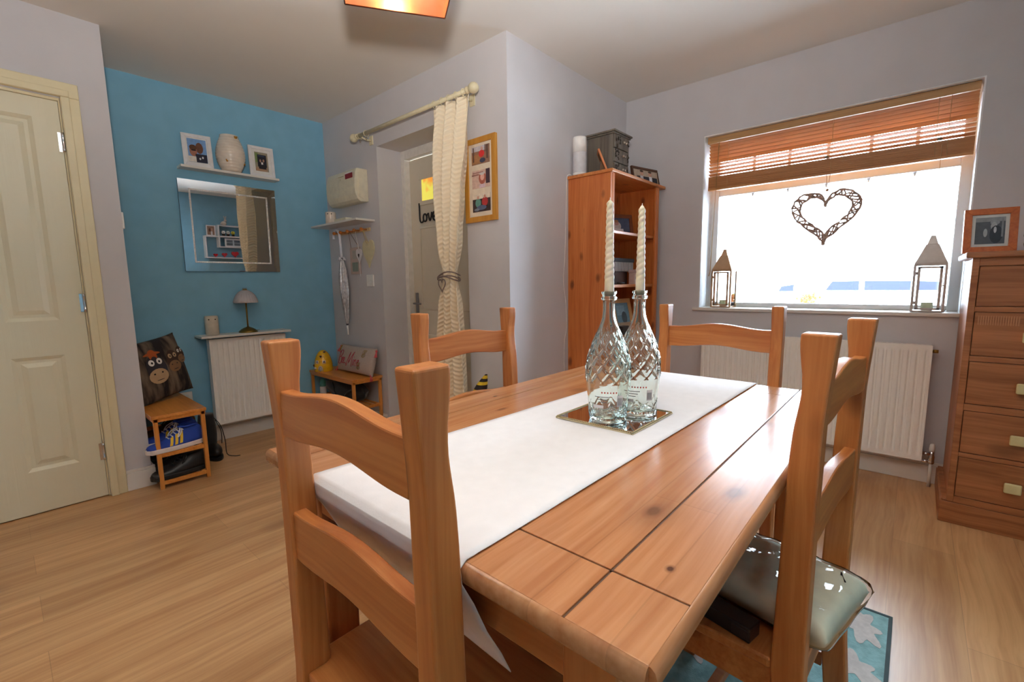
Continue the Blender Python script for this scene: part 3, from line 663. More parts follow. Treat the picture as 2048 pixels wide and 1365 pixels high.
# small corner shelf with things
m = MB().prism([(1.748, 3.0), (1.90, 3.0), (1.90, 3.69), (1.748, 3.69)], 1.553, 1.568, 'XY')
tag(obj('key_shelf', m, WHITE, None, bevel=.002), 'small white shelf under the fuse box', 'shelf')
p = thing('ceramic_burner', 'small white ceramic pot on the shelf under the fuse box', 'pot', (1.80, 3.455, 1.568))
obj('body', MB().lathe([(.037, 0), (.040, .003), (.040, .085), (.037, .09), (.031, .09), (.030, .006)], (1.80, 3.455, 1.568), 32), CER, p)
for a in (-2.6, -1.9): obj('vent_hole', MB().lathe([(.004, 0), (.004, .0016)], (0, 0, 0), 10, 'X').xf(Matrix.Translation((1.80+.0398*cos(a), 3.455+.0398*sin(a), 1.642)) @ Matrix.Rotation(a, 4, 'Z')), HOLE, p)
tag(obj('boxed_candle', MB().box(1.775, 1.83, 3.19, 3.355, 1.568, 1.592).box(1.7745, 1.7755, 3.20, 3.23, 1.571, 1.589), mat('pastel_box', (226, 220, 196), .6), None, bevel=.003), 'flat pastel box lying beside the pot on the small shelf', 'box')
# peg rail
pr = thing('peg_rail', 'row of five turned pine pegs on the entry wall below the small shelf', 'coat rack', (1.89, 3.30, 1.49))
obj('rail', MB().box(1.888, 1.90, 3.06, 3.54, 1.492, 1.516), mat('pale_rail_wood', (214, 180, 130), .5), pr, bevel=.003)
PEGS = [3.505, 3.405, 3.30, 3.20, 3.10]
for yy in PEGS: obj('peg', MB().lathe([(.006, 0), (.006, -.028), (.009, -.032), (.0125, -.040), (.0125, -.048), (.008, -.053)], (1.888, yy, 1.504), 14, 'X'), mat('orange_turned_wood', (206, 122, 50), .35), pr)
# umbrella
um = thing('umbrella', 'closed clear plastic umbrella with white crook handle hanging from the first peg', 'umbrella', (1.862, 3.43, .70))
hk = [(1.862, 3.545, 1.462), (1.862, 3.548, 1.49), (1.862, 3.535, 1.518), (1.862, 3.505, 1.530), (1.862, 3.475, 1.522), (1.862, 3.455, 1.495), (1.862, 3.448, 1.44), (1.862, 3.440, 1.31)]
obj('handle', MB().tube(catmull(hk, 5), .0105, 12), mat('white_handle', (232, 232, 240), .25, coat=.5), um)
obj('shaft', MB().tube([(1.862, 3.440, 1.31), (1.862, 3.410, .74)], .004), STEEL, um)
obj('tip', MB().tube([(1.862, 3.412, .775), (1.862, 3.406, .70)], lambda t: .008-.002*t, 10), WHITEP, um)
def umb(u, v):
    a = 2*pi*u; r_ = (.012+.022*sin(pi*min(1, v*1.0)**.75))*(1+.28*sin(8*a+6*v)+.08*sin(19*a))
    return (1.862+r_*.8*cos(a), 3.438-.028*v+r_*sin(a), 1.29-.50*v)
obj('canopy', MB().grid(umb, 48, 26, closed_u=True), mat('clear_pvc', (206, 202, 202), .18, .35, noise=.25, nscale=50), um)
m = MB()
for k in range(8):
    a = k*pi/4; m.tube([(1.862+.02*cos(a), 3.434+.02*sin(a), 1.2), (1.862+.028*cos(a), 3.424+.028*sin(a), 1.0), (1.862+.006*cos(a), 3.412+.006*sin(a), .77)], .0017, 5)
obj('ribs', m, mat('dark_ribs', (70, 66, 72), .4, 1.0), um)
m = MB()
for k in range(10):
    a = k*2*pi/10; m.tube([(1.862, 3.442, 1.295), (1.862+.018*cos(a), 3.442+.030*sin(a), 1.31+.012*sin(3*a)), (1.862+.026*cos(a+.3), 3.442+.046*sin(a+.3), 1.292)], lambda t: .007-.004*t, 6)
obj('frill', m, mat('white_handle', (232, 232, 240), .25), um)
# hanging plaque
PK = mat('pink_grey_plaque', (196, 172, 162), .6)
pl = thing('hanging_plaque', 'pinkish rectangular plaque with two small cut-outs hanging from the middle peg', 'wall decoration', (1.893, 3.285, 1.18))
obj('board', MB().box(1.890, 1.898, 3.215, 3.36, 1.18, 1.385), PK, pl, bevel=.002)
obj('upper_panel', MB().box(1.8885, 1.891, 3.255, 3.32, 1.295, 1.36).box(1.8875, 1.889, 3.275, 3.30, 1.315, 1.34), mat('plaque_inlay', (176, 168, 158), .5), pl)
obj('lower_panel', MB().box(1.8885, 1.891, 3.245, 3.33, 1.20, 1.27).box(1.8875, 1.889, 3.262, 3.285, 1.212, 1.245), mat('plaque_green', (140, 150, 138), .5), pl)
obj('cord', MB().tube([(1.894, 3.345, 1.385), (1.855, 3.302, 1.512), (1.855, 3.298, 1.512), (1.894, 3.232, 1.385)], .0016, 6), mat('brown_cord', (120, 92, 76), .8), pl)
def heart_poly(w_, h_, n=44):
    P = [(16*sin(t)**3/32, (13*cos(t)-5*cos(2*t)-2*cos(3*t)-cos(4*t)+17)/29) for t in [2*pi*i/n for i in range(n)]]
    return [(a*w_, b*h_) for a, b in P]
hh = thing('hanging_heart', 'small white wooden heart with a central cut-out on a ribbon', 'wall decoration', (1.878, 3.20, 1.25))
obj('heart', MB().prism([(3.20+a, 1.262+b) for a, b in heart_poly(.078, .105)], 1.872, 1.880, 'YZ'), mat('white_wood', (228, 222, 224), .5), hh, bevel=.001)
obj('cut_out', MB().prism([(3.20+a, 1.298+b) for a, b in heart_poly(.022, .034)], 1.8708, 1.8722, 'YZ'), mat('dark_brown', (62, 48, 44), .7), hh)
obj('ribbon', MB().tube([(1.876, 3.197, 1.36), (1.852, 3.200, 1.513), (1.876, 3.206, 1.36)], .0022, 6).tube([(1.876, 3.20, 1.266), (1.876, 3.198, 1.16)], .0015, 6), WHITEP, hh)
hh = thing('hanging_heart', 'large cream wooden heart hanging from the last peg on a gold ribbon', 'wall decoration', (1.885, 3.09, 1.22))
obj('heart', MB().prism([(3.088+a, 1.222+b) for a, b in heart_poly(.155, .205)], 1.885, 1.896, 'YZ'), mat('cream_wood', (214, 204, 166), .5), hh, bevel=.002)
obj('ribbon', MB().tube([(1.888, 3.078, 1.395), (1.853, 3.097, 1.514), (1.853, 3.103, 1.514), (1.888, 3.104, 1.395)], .002, 6), mat('gold_ribbon', (214, 186, 120), .4), hh)
sw = thing('light_switch', 'white light switch plate on the entry wall below the hearts', 'switch', (1.895, 3.095, 1.08))
obj('plate', MB().box(1.891, 1.9, 3.05, 3.14, 1.082, 1.170), WHITEP, sw, bevel=.003)
obj('rocker', MB().box(1.886, 1.8915, 3.086, 3.104, 1.112, 1.142), WHITEP, sw, bevel=.0015)
sw = thing('light_switch', 'white switch plate on the return edge beside the left door', 'switch', (.49, 3.18, 1.40))
obj('plate', MB().box(.487, .497, 3.145, 3.225, 1.405, 1.490), WHITEP, sw, bevel=.003)
obj('rocker', MB().box(.4965, .501, 3.175, 3.195, 1.43, 1.46), WHITEP, sw, bevel=.0015)
# three-picture frame
fr = thing('triple_photo_frame', 'tall oak frame with three stacked family photographs beside the curtain', 'picture frame', (1.89, 1.885, 1.443))
o4 = [(2.012, 1.443), (1.766, 1.443), (1.766, 1.903), (2.012, 1.903)]; t = .03
i4 = [(2.012-t, 1.443+t), (1.766+t, 1.443+t), (1.766+t, 1.903-t), (2.012-t, 1.903-t)]
m = MB()
for k in range(4):
    A, B_, C, D = o4[k], o4[(k+1) % 4], i4[(k+1) % 4], i4[k]
    m.hexa([(1.899, *A), (1.899, *B_), (1.899, *C), (1.899, *D), (1.880, *A), (1.880, *B_), (1.880, *C), (1.880, *D)])
obj('frame', m, OAKF, fr, bevel=.001)
obj('mount', MB().box(1.888, 1.896, 1.79, 1.988, 1.467, 1.879), mat('cream_mount', (222, 208, 188), .8), fr)
U, Z_, Nn = Vector((0, -1, 0)), Vector((0, 0, 1)), Vector((-1, 0, 0))
picture(fr, 'photograph', (1.887, 1.885, 1.808), U, Z_, Nn, .142, .098, [('r', 0, 0, .5, .5, (150, 112, 92)), ('r', -.1, .36, .4, .14, (196, 190, 196)), ('r', -.25, -.2, .25, .25, (170, 122, 84)), ('e', .06, .06, .16, .2, (212, 50, 52)), ('e', .08, .34, .07, .1, (206, 160, 150)), ('e', .12, -.32, .16, .13, (64, 70, 96)), ('r', .38, .1, .04, .38, (96, 70, 60)), ('r', -.38, .05, .03, .4, (104, 78, 70)), ('r', .28, .3, .03, .2, (110, 84, 78))])
picture(fr, 'photograph', (1.887, 1.885, 1.678), U, Z_, Nn, .142, .098, [('r', 0, 0, .5, .5, (208, 176, 162)), ('r', .38, .1, .11, .4, (72, 50, 62)), ('e', .08, .05, .2, .36, (176, 96, 78)), ('e', .08, .1, .11, .2, (226, 176, 164)), ('e', .08, .3, .15, .1, (196, 190, 190)), ('r', .08, -.4, .16, .1, (216, 190, 200)), ('r', -.3, .25, .2, .04, (150, 108, 100)), ('r', -.15, .37, .3, .03, (160, 118, 112))])
picture(fr, 'photograph', (1.887, 1.885, 1.548), U, Z_, Nn, .142, .098, [('r', 0, 0, .5, .5, (60, 44, 46)), ('r', 0, .36, .5, .14, (222, 208, 190)), ('e', -.18, .0, .16, .26, (96, 150, 140)), ('e', .2, .04, .17, .26, (176, 50, 52)), ('e', -.18, .3, .06, .1, (212, 160, 140)), ('e', .2, .32, .06, .1, (206, 150, 130)), ('e', .02, -.28, .28, .14, (86, 98, 128)), ('e', -.25, -.38, .15, .08, (120, 128, 144))])
# curtain pole
cp = thing('curtain_pole', 'cream curtain pole with ball finials above the front door', 'curtain pole', (1.82, 2.48, 2.13))
CRM = mat('cream_pole_paint', (222, 210, 176), .4)
obj('pole', MB().tube([(1.822, 3.05, 2.137), (1.822, 1.905, 2.137)], .0125, 16), CRM, cp)
for yy, s_ in ((3.05, 1), (1.905, -1)):
    obj('finial', MB().lathe([(.013, -.012*s_), (.019, -.008*s_), (.019, 0), (.013, .006*s_), (.013, .014*s_), (.020, .02*s_), (.027, .032*s_), (.029, .045*s_), (.024, .060*s_), (.012, .071*s_), (.001, .074*s_)], (1.822, yy, 2.137), 24, 'Y'), CRM, cp)
for yy in (2.99, 1.95):
    obj('bracket', MB().tube([(1.90, yy, 2.115), (1.86, yy, 2.112), (1.822, yy, 2.121)], .006).box(1.893, 1.9, yy-.02, yy+.02, 2.085, 2.145), CRM, cp)
m = MB()
for k, yy in enumerate((3.01, 2.93, 2.19, 2.12, 2.06, 2.0, 1.94)):
    rg = obj('curtain_ring', MB().tube([(1.822+.02*cos(a), yy, 2.133+.02*sin(a)) for a in [2*pi*i/18 for i in range(18)]], .0022, 6, closed=True), CRM, cp)
    if k < 2: obj('ring_eyelet', MB().tube([(1.822, yy, 2.113), (1.822, yy+.01, 2.10), (1.822, yy, 2.09), (1.822, yy-.01, 2.10)], .0016, 6, closed=True), BRASS, rg)
# curtain
CTb = [(2.115, 2.212, 1.888), (1.887, 2.235, 1.905), (1.60, 2.222, 1.949), (1.36, 2.19, 1.985), (1.15, 2.165, 2.03), (1.11, 2.168, 2.028), (.95, 2.20, 1.995), (.72, 2.235, 1.975), (.45, 2.245, 1.965), (.03, 2.26, 1.95)]
def edge(z):
    for (za, l0, r0), (zb, l1, r1_) in zip(CTb, CTb[1:]):
        if za >= z >= zb:
            t = (za-z)/(za-zb); t = t*t*(3-2*t); return l0+(l1-l0)*t, r0+(r1_-r0)*t
    return CTb[-1][1:]
def curt(u, v):
    z = 2.112-v*2.082; l, r_ = edge(z); pinch = math.exp(-((z-1.13)/.10)**2)
    am = .036*(1-.70*pinch)*(.45+.55*min(1, v*6))
    ph = 3.6*2*pi*u + .9*sin(2.5*v)+.5
    y_ = l+(r_-l)*(u+.016*sin(2*ph)*(1-pinch))
    x_ = 1.822+am*sin(ph)+.012*pinch*sin(pi*u*3)-.012*sin(pi*u)*(.4+pinch)
    return (x_, y_, z)
cu = thing('curtain', 'cream cable-knit door curtain gathered by a tieback', 'curtain', (1.822, 2.07, .03))
mb = MB().grid(curt, 140, 120); bm = mb.bm
uvl = bm.loops.layers.uv.new('UVMap'); bm.verts.index_update()
for f in bm.faces:
    for l in f.loops:
        i = l.vert.index; l[uvl].uv = ((i % 140)/139, (i//140)/119)
KN, N, L, B = newmat('cable_knit'); B.inputs['Base Color'].default_value = srgb((244, 228, 200)); B.inputs['Roughness'].default_value = .9
uvn = N.new('ShaderNodeUVMap'); uvn.uv_map = 'UVMap'; sx = N.new('ShaderNodeSeparateXYZ'); L.new(uvn.outputs[0], sx.inputs[0])
def mth(op, a, b=None):
    n = N.new('ShaderNodeMath'); n.operation = op
    for k, q in enumerate((a, b)):
        if q is None: continue
        if isinstance(q, (int, float)): n.inputs[k].default_value = q
        else: L.new(q, n.inputs[k])
    return n.outputs[0]
zig = mth('PINGPONG', mth('MULTIPLY', sx.outputs[0], 13.0), 1.0)
hgt = mth('SINE', mth('ADD', mth('MULTIPLY', sx.outputs[1], 2*pi*80), mth('MULTIPLY', zig, 5.0)))
bp = N.new('ShaderNodeBump'); bp.inputs['Strength'].default_value = .55; bp.inputs['Distance'].default_value = .004
L.new(hgt, bp.inputs['Height']); L.new(bp.outputs[0], B.inputs['Normal'])
cr = N.new('ShaderNodeMapRange'); L.new(hgt, cr.inputs[0]); cr.inputs['From Min'].default_value = -1; cr.inputs['To Min'].default_value = .95; cr.inputs['To Max'].default_value = 1.02
vm = N.new('ShaderNodeVectorMath'); vm.operation = 'SCALE'; vm.inputs[0].default_value = srgb((244, 228, 200))[:3]; L.new(cr.outputs[0], vm.inputs['Scale']); L.new(vm.outputs[0], B.inputs['Base Color'])
co = obj('drape', mb, KN, cu)
so = co.modifiers.new('thickness', 'SOLIDIFY'); so.thickness = .004
TW = mat('grey_rattan', (122, 104, 96), .7)
tb = thing('curtain_tieback', 'grey twig tieback with a heart pendant round the curtain', 'tieback', (1.81, 2.10, 1.10))
m = MB()
for k, (dz, tl, sg) in enumerate(((0, .35, 0), (.012, -.25, .6), (-.01, .1, 1.4))):
    m.tube([(1.813+.052*cos(a), 2.10+.083*sin(a), 1.135+dz+.012*sin(a*2+sg)+tl*.03*sin(a)) for a in [2*pi*i/36 for i in range(36)]], .0042, 6, closed=True)
obj('ring', m, TW, tb)
obj('pendant', MB().tube([(1.758, 2.10-a, 1.045+b) for a, b in heart_poly(.062, .075)], .0035, 6, closed=True).tube([(1.76, 2.10, 1.13), (1.758, 2.10, 1.10)], .002, 6), TW, tb)

# ================================================================= BAMBOO BENCHES
def bench(label, loc, rz, L_=.685, D=.245, Hh=.412):
    """local: length along y (0..L_), depth along x (0..D)"""
    r = thing('bamboo_bench', label, 'shoe bench', loc, rz=rz)
    M_ = BAMBOO
    m = MB()
    m.box(-.004, D+.004, 0, L_, Hh-.018, Hh); obj('seat', m, M_, r, bevel=.002, world=False)
    m = MB().box(.002, D-.002, .004, .018, Hh-.036, Hh-.018).box(.002, D-.002, L_-.018, L_-.004, Hh-.036, Hh-.018).box(.002, .014, .018, L_-.018, Hh-.036, Hh-.018).box(D-.014, D-.002, .018, L_-.018, Hh-.036, Hh-.018)
    obj('apron', m, M_, r, bevel=.001, world=False)
    for x_ in (.004, D-.024):
        for y_ in (.004, L_-.026): obj('leg', MB().box(x_, x_+.020, y_, y_+.022, 0, Hh-.018), BAMBOO_Z, r, bevel=.002, world=False)
    for z_ in (.045, .20):
        m = MB().box(.024, D-.024, .006, .02, z_-.022, z_).box(.024, D-.024, L_-.02, L_-.006, z_-.022, z_)
        n_ = 5
        for k in range(n_):
            x_ = .026+k*(D-.052-.018)/(n_-1); m.box(x_, x_+.018, .018, L_-.018, z_-.010, z_+.001)
        obj('slatted_shelf', m, M_, r, bevel=.001, world=False)
    return r
bench('bamboo shoe bench holding blue trainers, at the end of the left wall', (.492, 2.998, 0), 0)
bench('bamboo bench with a black bag beneath, under the umbrella', (1.650, 3.000, 0), 0, L_=.672)
# shoes
def shoe(label, x, y, z, rz, main, sole, stripes=None, laces=True, L_=.29, h=1.0, group=None):
    r = thing('trainer' if stripes else 'shoe', label, 'shoe', (x, y, z), rz=rz, group=group)
    def prof(t):   # width, top height along the length
        wd = .040*(1-.25*abs(t-.35)*1.6) if t < .95 else .03
        wd = .036+.012*sin(pi*min(1, t*1.15)) - (.018 if t > .97 else 0)
        if t < .3: hp = .095-.0*t
        elif t < .7: hp = .095-.055*((t-.3)/.4)
        else: hp = .040-.012*((t-.7)/.3)
        return wd, hp*h
    def up(u, v):
        t = v; wd, hp = prof(t); a = pi*u
        e = 1 if 0 < v < 1 else .55
        if v < .06: hp *= .8+.2*v/.06; 
        if v > .9: hp *= 1-.45*((v-.9)/.1)**2; wd *= 1-.5*((v-.9)/.1)**2
        if v < .1: wd *= .7+.3*(v/.1)**.5
        return (wd*cos(a)*(1-.25*sin(a)**3), -L_/2+L_*t, .018+hp*sin(a)**.75)
    m = MB().grid(up, 20, 26); bmesh.ops.contextual_create(m.bm, geom=[e for e in m.bm.edges if e.is_boundary])
    obj('upper', m, main, r, world=False)
    P = []
    for k in range(40):
        a = 2*pi*k/40; t = (1-cos(a))/2; wd, _ = prof(t)
        if t < .1: wd *= .7+.3*(t/.1)**.5
        if t > .9: wd *= 1-.5*((t-.9)/.1)**2
        P.append(((wd+.004)*(1 if a < pi else -1)*min(1, abs(sin(a))*3.0)**.5, -L_/2-.004+(L_+.008)*t))
    obj('sole', MB().prism(P, 0, .026, 'XY'), sole, r, bevel=.004, world=False)
    obj('collar', MB().tube([(.024*cos(a), -L_/2+.066+.045*sin(a), .018+.097*h) for a in [2*pi*i/20 for i in range(20)]], .006, 8, closed=True), main, r, world=False)
    if laces:
        m = MB()
        for k in range(5):
            t = .36+k*.065; wd, hp = prof(t); y_ = -L_/2+L_*t
            m.tube([(-.02, y_, .018+hp*.93), (0, y_+.006, .022+hp*1.0), (.02, y_, .018+hp*.93)], .0034, 6)
        m.tube(catmull([(0, -L_/2+L_*.37, .018+.095*h), (.03, -L_/2+L_*.45, .08*h+.01), (.046, -L_/2+L_*.55, .05*h+.012), (.040, -L_/2+L_*.5, .075*h+.015), (.01, -L_/2+L_*.38, .1*h+.016)], 5), .0032, 6)
        m.tube(catmull([(0, -L_/2+L_*.37, .018+.095*h), (-.035, -L_/2+L_*.42, .07*h+.02), (-.045, -L_/2+L_*.5, .05*h+.02), (-.03, -L_/2+L_*.44, .085*h+.015), (0, -L_/2+L_*.38, .1*h+.016)], 5), .0032, 6)
        obj('laces', m, mat('white_laces', (232, 232, 236), .7) if stripes else BLACKF, r, world=False)
    if stripes:
        for s_ in (1, -1):
            m = MB()
            for k in range(3):
                def sf(u, v, k=k, s_=s_):
                    t = .43+k*.088-.06*v+u*.052; a = .12+v*.95
                    q = up((a if s_ > 0 else pi-a)/pi, t); return (q[0]+s_*.0022, q[1], q[2]+.0016)
                m.grid(sf, 3, 8)
            obj('stripes', m, stripes, r, world=False)
    return r
BL = mat('blue_suede', (38, 72, 172), .75); YL = mat('yellow_stripe', (236, 196, 40), .5); WS = mat('white_rubber', (226, 216, 214), .5)
shoe('front blue trainer with three yellow stripes and white laces, left bench upper shelf', .590, 3.055, .201, R(100), BL, WS, YL, L_=.27)
shoe('second blue trainer tucked behind the first on the same shelf', .600, 3.20, .201, R(97), BL, WS, YL, L_=.27)
shoe('brown shoe at the back of the left bench, upper shelf', .61, 3.33, .201, R(86), mat('brown_leather', (84, 54, 36), .5), BLACK)
BS = 'black leather shoes on the bottom shelf of the left bench'
shoe('front black leather shoe on the bottom shelf of the left bench', .600, 3.06, .046, R(97), BLACK, BLACK, L_=.27, group=BS)
shoe('second black leather shoe, behind the front one on the bottom shelf', .612, 3.19, .046, R(95), BLACK, BLACK, L_=.27, group=BS)
shoe('black shoe at the back of the bottom shelf, left bench', .60, 3.36, .046, R(88), BLACK, BLACK, L_=.27, group=BS)
bt = thing('boot', 'tall black lace-up boot on the floor between bench and radiator', 'boot', (.835, 3.40, 0))
def bootf(u, v):
    a = 2*pi*u; r_ = (.045, .05)[0]+.012*sin(pi*v)
    return (.835+r_*.9*cos(a)*(1+.08*sin(5*a)), 3.40+r_*1.15*sin(a), .03+.245*v)
m = MB().grid(bootf, 28, 14, closed_u=True); bmesh.ops.holes_fill(m.bm, edges=[e for e in m.bm.edges if e.is_boundary])
obj('shaft', m, BLACKF, bt)
obj('foot', MB().ball((.84, 3.34, .05), .045, .11, .045), BLACK, bt)
obj('sole', MB().prism([(.84+.048*cos(a), 3.345+.118*sin(a)) for a in [2*pi*i/28 for i in range(28)]], 0, .02, 'XY'), BLACK, bt, bevel=.003)
obj('laces', MB().tube(catmull([(.86, 3.34, .26), (.89, 3.32, .2), (.905, 3.31, .1), (.90, 3.28, .02), (.93, 3.24, .006), (.96, 3.23, .004)], 5), .0025, 6).tube(catmull([(.87, 3.35, .24), (.895, 3.34, .16), (.89, 3.33, .08)], 5), .0025, 6), BLACKF, bt)
so_ = thing('wall_socket', 'white electrical socket low on the blue wall beside the small radiator', 'socket', (.80, 3.68, .28))
obj('plate', MB().box(.752, .838, 3.681, 3.69, .30, .386), WHITEP, so_, bevel=.003)
obj('plug', MB().box(.775, .815, 3.655, 3.682, .325, .37), WHITEP, so_, bevel=.006)
# under right bench
bg_ = thing('holdall', 'black fabric bag stuffed on the shelf of the right bench', 'bag', (1.77, 3.32, .201))
def bagf(u, v):
    a = 2*pi*u; s_ = sin(pi*v)**.35
    return (1.772+(.092*s_)*cos(a)*(1+.06*sin(7*a+9*v)), 3.32+.27*(2*v-1)*(1+.03*sin(3*a)), .285+.082*s_*sin(a)*(1+.10*sin(4*a+11*v)))
obj('body', MB().grid(bagf, 36, 30, closed_u=True), BLACKF, bg_)
obj('strap', MB().tube(catmull([(1.72, 3.10, .33), (1.668, 3.12, .30), (1.672, 3.20, .24), (1.672, 3.30, .262), (1.69, 3.38, .34)], 6), .008, 8), BLACK, bg_)
tb_ = thing('water_bottle', 'teal and white bottle behind the left leg of the right bench', 'bottle', (1.73, 3.62, .201))
obj('body', MB().lathe([(.024, 0), (.026, .004), (.026, .06), (.022, .07)], (1.73, 3.625, .201), 20), WHITEP, tb_)
obj('cap', MB().lathe([(.024, 0), (.025, .03), (.018, .055), (.008, .065)], (1.73, 3.625, .270), 20), mat('teal_plastic', (96, 180, 176), .4), tb_)
# beehive house
bh = thing('beehive_cottage', 'yellow ceramic beehive house with white door and windows on the right bench', 'ornament', (1.712, 3.555, .412))
YC = mat('yellow_glaze', (232, 178, 24), .2, coat=.4)
pf = []
for k in range(50):
    t = k/49; z = .168*t; r_ = .069*(1-t**2.6)**.55 if t < 1 else .002
    pf.append((max(.002, r_+.0014*abs(sin(pi*t*12))), z))
obj('body', MB().lathe(pf, (1.712, 3.555, .412), 40), YC, bh)
face = Vector((-.72, -.69, 0)).normalized(); side = Vector((.69, -.72, 0)).normalized(); c0 = Vector((1.712, 3.555, .412))
def fp(u, z, r_): 
    a = u/.069; return c0 + (face*cos(a)+side*sin(a))*r_ + Vector((0, 0, z))
m = MB()
m.tube([fp(-.017, .002, .072), fp(-.017, .03, .071), fp(-.009, .043, .070), fp(0, .047, .070), fp(.009, .043, .070), fp(.017, .03, .071), fp(.017, .002, .072)], .0028, 6)
for u in (-.028, .030):
    for a, b in (((-.011, .068), (.011, .068)), ((-.011, .09), (.011, .09)), ((-.011, .068), (-.011, .09)), ((.011, .068), (.011, .09)), ((0, .068), (0, .09)), ((-.011, .079), (.011, .079))):
        m.tube([fp(u+a[0], a[1], .0665), fp(u+b[0], b[1], .0665)], .0017, 5)
obj('door_and_window_frames', m, mat('white_glaze', (236, 230, 222), .3), bh)
m = MB()
m.ball(fp(0, .022, .064), .014, .014, .022, 12)
obj('door_panel', m, mat('grey_glaze', (168, 156, 150), .4), bh)
m = MB()
for u in (-.028, .030): m.box(-.009, .009, -.002, .002, -.009, .009) if False else m.ball(fp(u, .079, .060), .009, .009, .009, 10)
q = fp(.002, .122, .055)
m.ball(q+side*.004+Vector((0, 0, .003)), .0055, .0055, .0055, 8).ball(q-side*.004+Vector((0, 0, .003)), .0055, .0055, .0055, 8).ball(q-Vector((0, 0, .004)), .005, .005, .006, 8)
obj('dark_panes', m, mat('dark_brown', (62, 48, 44), .7), bh)
obj('side_bee', MB().ball(fp(.05, .155, .035), .010, .007, .007, 10).ball(fp(-.062, .05, .075), .006, .006, .010, 8), mat('bee_brown', (90, 62, 40), .5), bh)
m = MB()
for k in range(5): m.ball(fp(-.055+.004*k, .028+.004*(k % 2), .072), .005, .005, .005, 8)
obj('little_flowers', m, mat('white_glaze', (236, 230, 222), .3), bh)

# cushions: pillow(u,v) in local XZ plane bulging to -y
def pillow_fn(w_, h_, d_, pinch=.06):
    def f(u, v, s_):
        a, b = 2*u-1, 2*v-1
        e = max(0, (1-a*a))**.42*max(0, (1-b*b))**.42
        k = 1-pinch*(1-abs(a)**3)*abs(b)**6; k2 = 1-pinch*(1-abs(b)**3)*abs(a)**6
        return Vector((a*w_/2*k2, s_*d_/2*e, h_/2+b*h_/2*k))
    return f
def pillow(root, name, w_, h_, d_, m_, nu=40, nv=30):
    f = pillow_fn(w_, h_, d_); mb = MB()
    F = [[mb.bm.verts.new(f(i/(nu-1), j/(nv-1), -1)) for i in range(nu)] for j in range(nv)]
    Bk = [[F[j][i] if i in (0, nu-1) or j in (0, nv-1) else mb.bm.verts.new(f(i/(nu-1), j/(nv-1), 1)) for i in range(nu)] for j in range(nv)]
    for j in range(nv-1):
        for i in range(nu-1):
            a = mb.bm.faces.new((F[j][i], F[j][i+1], F[j+1][i+1], F[j+1][i])); b_ = mb.bm.faces.new((Bk[j][i], Bk[j+1][i], Bk[j+1][i+1], Bk[j][i+1])); a.smooth = b_.smooth = True
    return obj(name, mb, m_, root, world=False), f
# bee mine bolster, leaning on the entry wall, facing -x
bp_ = thing('lumbar_cushion', 'grey linen cushion lettered Bee Mine in red with pink tassels', 'cushion', (1.795, 3.225, .414), rot=(R(-14), 0, R(-90)))
LG = mat('grey_linen', (184, 168, 158), .9, noise=.06, nscale=120, bump=.3, bscale=500)
_, pf_ = pillow(bp_, 'cover', .52, .215, .10, LG)
RED = mat('red_stitching', (170, 36, 62), .7); YB_ = mat('yellow_bee_thread', (150, 120, 40), .7)
BEE = [[(.02, 1.0), (.0, .5), (-.06, 0)], [(-.2, .85), (0, 1.05), (.35, 1.1), (.55, .9), (.40, .62), (.02, .54)], [(.02, .54), (.45, .52), (.60, .25), (.35, -.02), (-.12, .0)],
       [(.6, .25), (.85, .4), (.8, .55), (.65, .4), (.7, .08), (.95, .1)], [(.95, .1), (1.15, .4), (1.1, .55), (.97, .38), (1.05, .06), (1.35, .15), (1.6, .0)],
       [(1.6, -.1), (1.72, .1), (1.95, 1.0)], [(1.95, 1.05), (2.02, .5), (2.05, .15)], [(2.05, .15), (2.35, .7), (2.55, 1.1)], [(2.52, 1.05), (2.5, .4), (2.55, -.1)],
       [(2.75, .5), (2.74, .1), (2.85, .05)], [(2.79, .68), (2.80, .72)], [(2.95, .5), (2.95, .05)], [(2.95, .3), (3.1, .5), (3.2, .45), (3.2, .08), (3.3, .05)],
       [(3.35, .25), (3.6, .38), (3.55, .52), (3.42, .38), (3.5, .06), (3.8, .12)]]
def wrapc(ox, oz, w_=.52, h_=.215, sh=.22, st=1.0):
    def g(u, v):
        x_, z_ = ox+u+sh*v, oz+v*st
        p_ = pf_(min(.995, max(.005, (x_+w_/2)/w_)), min(.99, max(.01, z_/h_)), -1); return (x_, p_.y-.0012, z_)
    return g
def sew(name, st, mt, size, r_, wr, parent):
    mb = MB()
    for s_ in st: mb.tube([wr(u*size, v*size) for u, v in catmull(s_, 5)], r_, 5)
    return obj(name, mb, mt, parent, world=False)
sew('lettering', BEE, RED, .084, .0024, wrapc(-.205, .060, st=1.15), bp_)
beeS = [[(0, 0), (.4, .25), (.8, .1), (.7, -.25), (.3, -.3), (0, 0)], [(.2, .15), (.0, .6), (.25, .8), (.4, .25)], [(.45, .25), (.45, .75), (.75, .75), (.6, .2)], [(.3, .2), (.25, -.28)], [(.5, .2), (.5, -.3)]]
sew('bee_motif', beeS, YB_, .05, .0016, wrapc(.125, .150), bp_); sew('bee_motif', beeS, YB_, .045, .0016, wrapc(.085, .055), bp_); sew('bee_motif', beeS, YB_, .04, .0016, wrapc(-.25, .17), bp_)
PT = mat('pink_yarn', (226, 104, 112), .85)
for (x_, z_, ang) in ((.258, .195, .3), (.235, .012, .9), (-.258, .195, -.3), (-.25, .02, -.6)):
    m = MB()
    for k in range(9):
        a = ang+(k-4)*.10; m.tube([(x_, -.005, z_), (x_+.045*sin(a), -.010-.003*(k % 3), z_-.02-.045*cos(a)*.6)], lambda t: .0035+.002*t, 5)
    m.ball((x_, -.005, z_), .009)
    obj('tassel', m, PT, bp_, world=False)
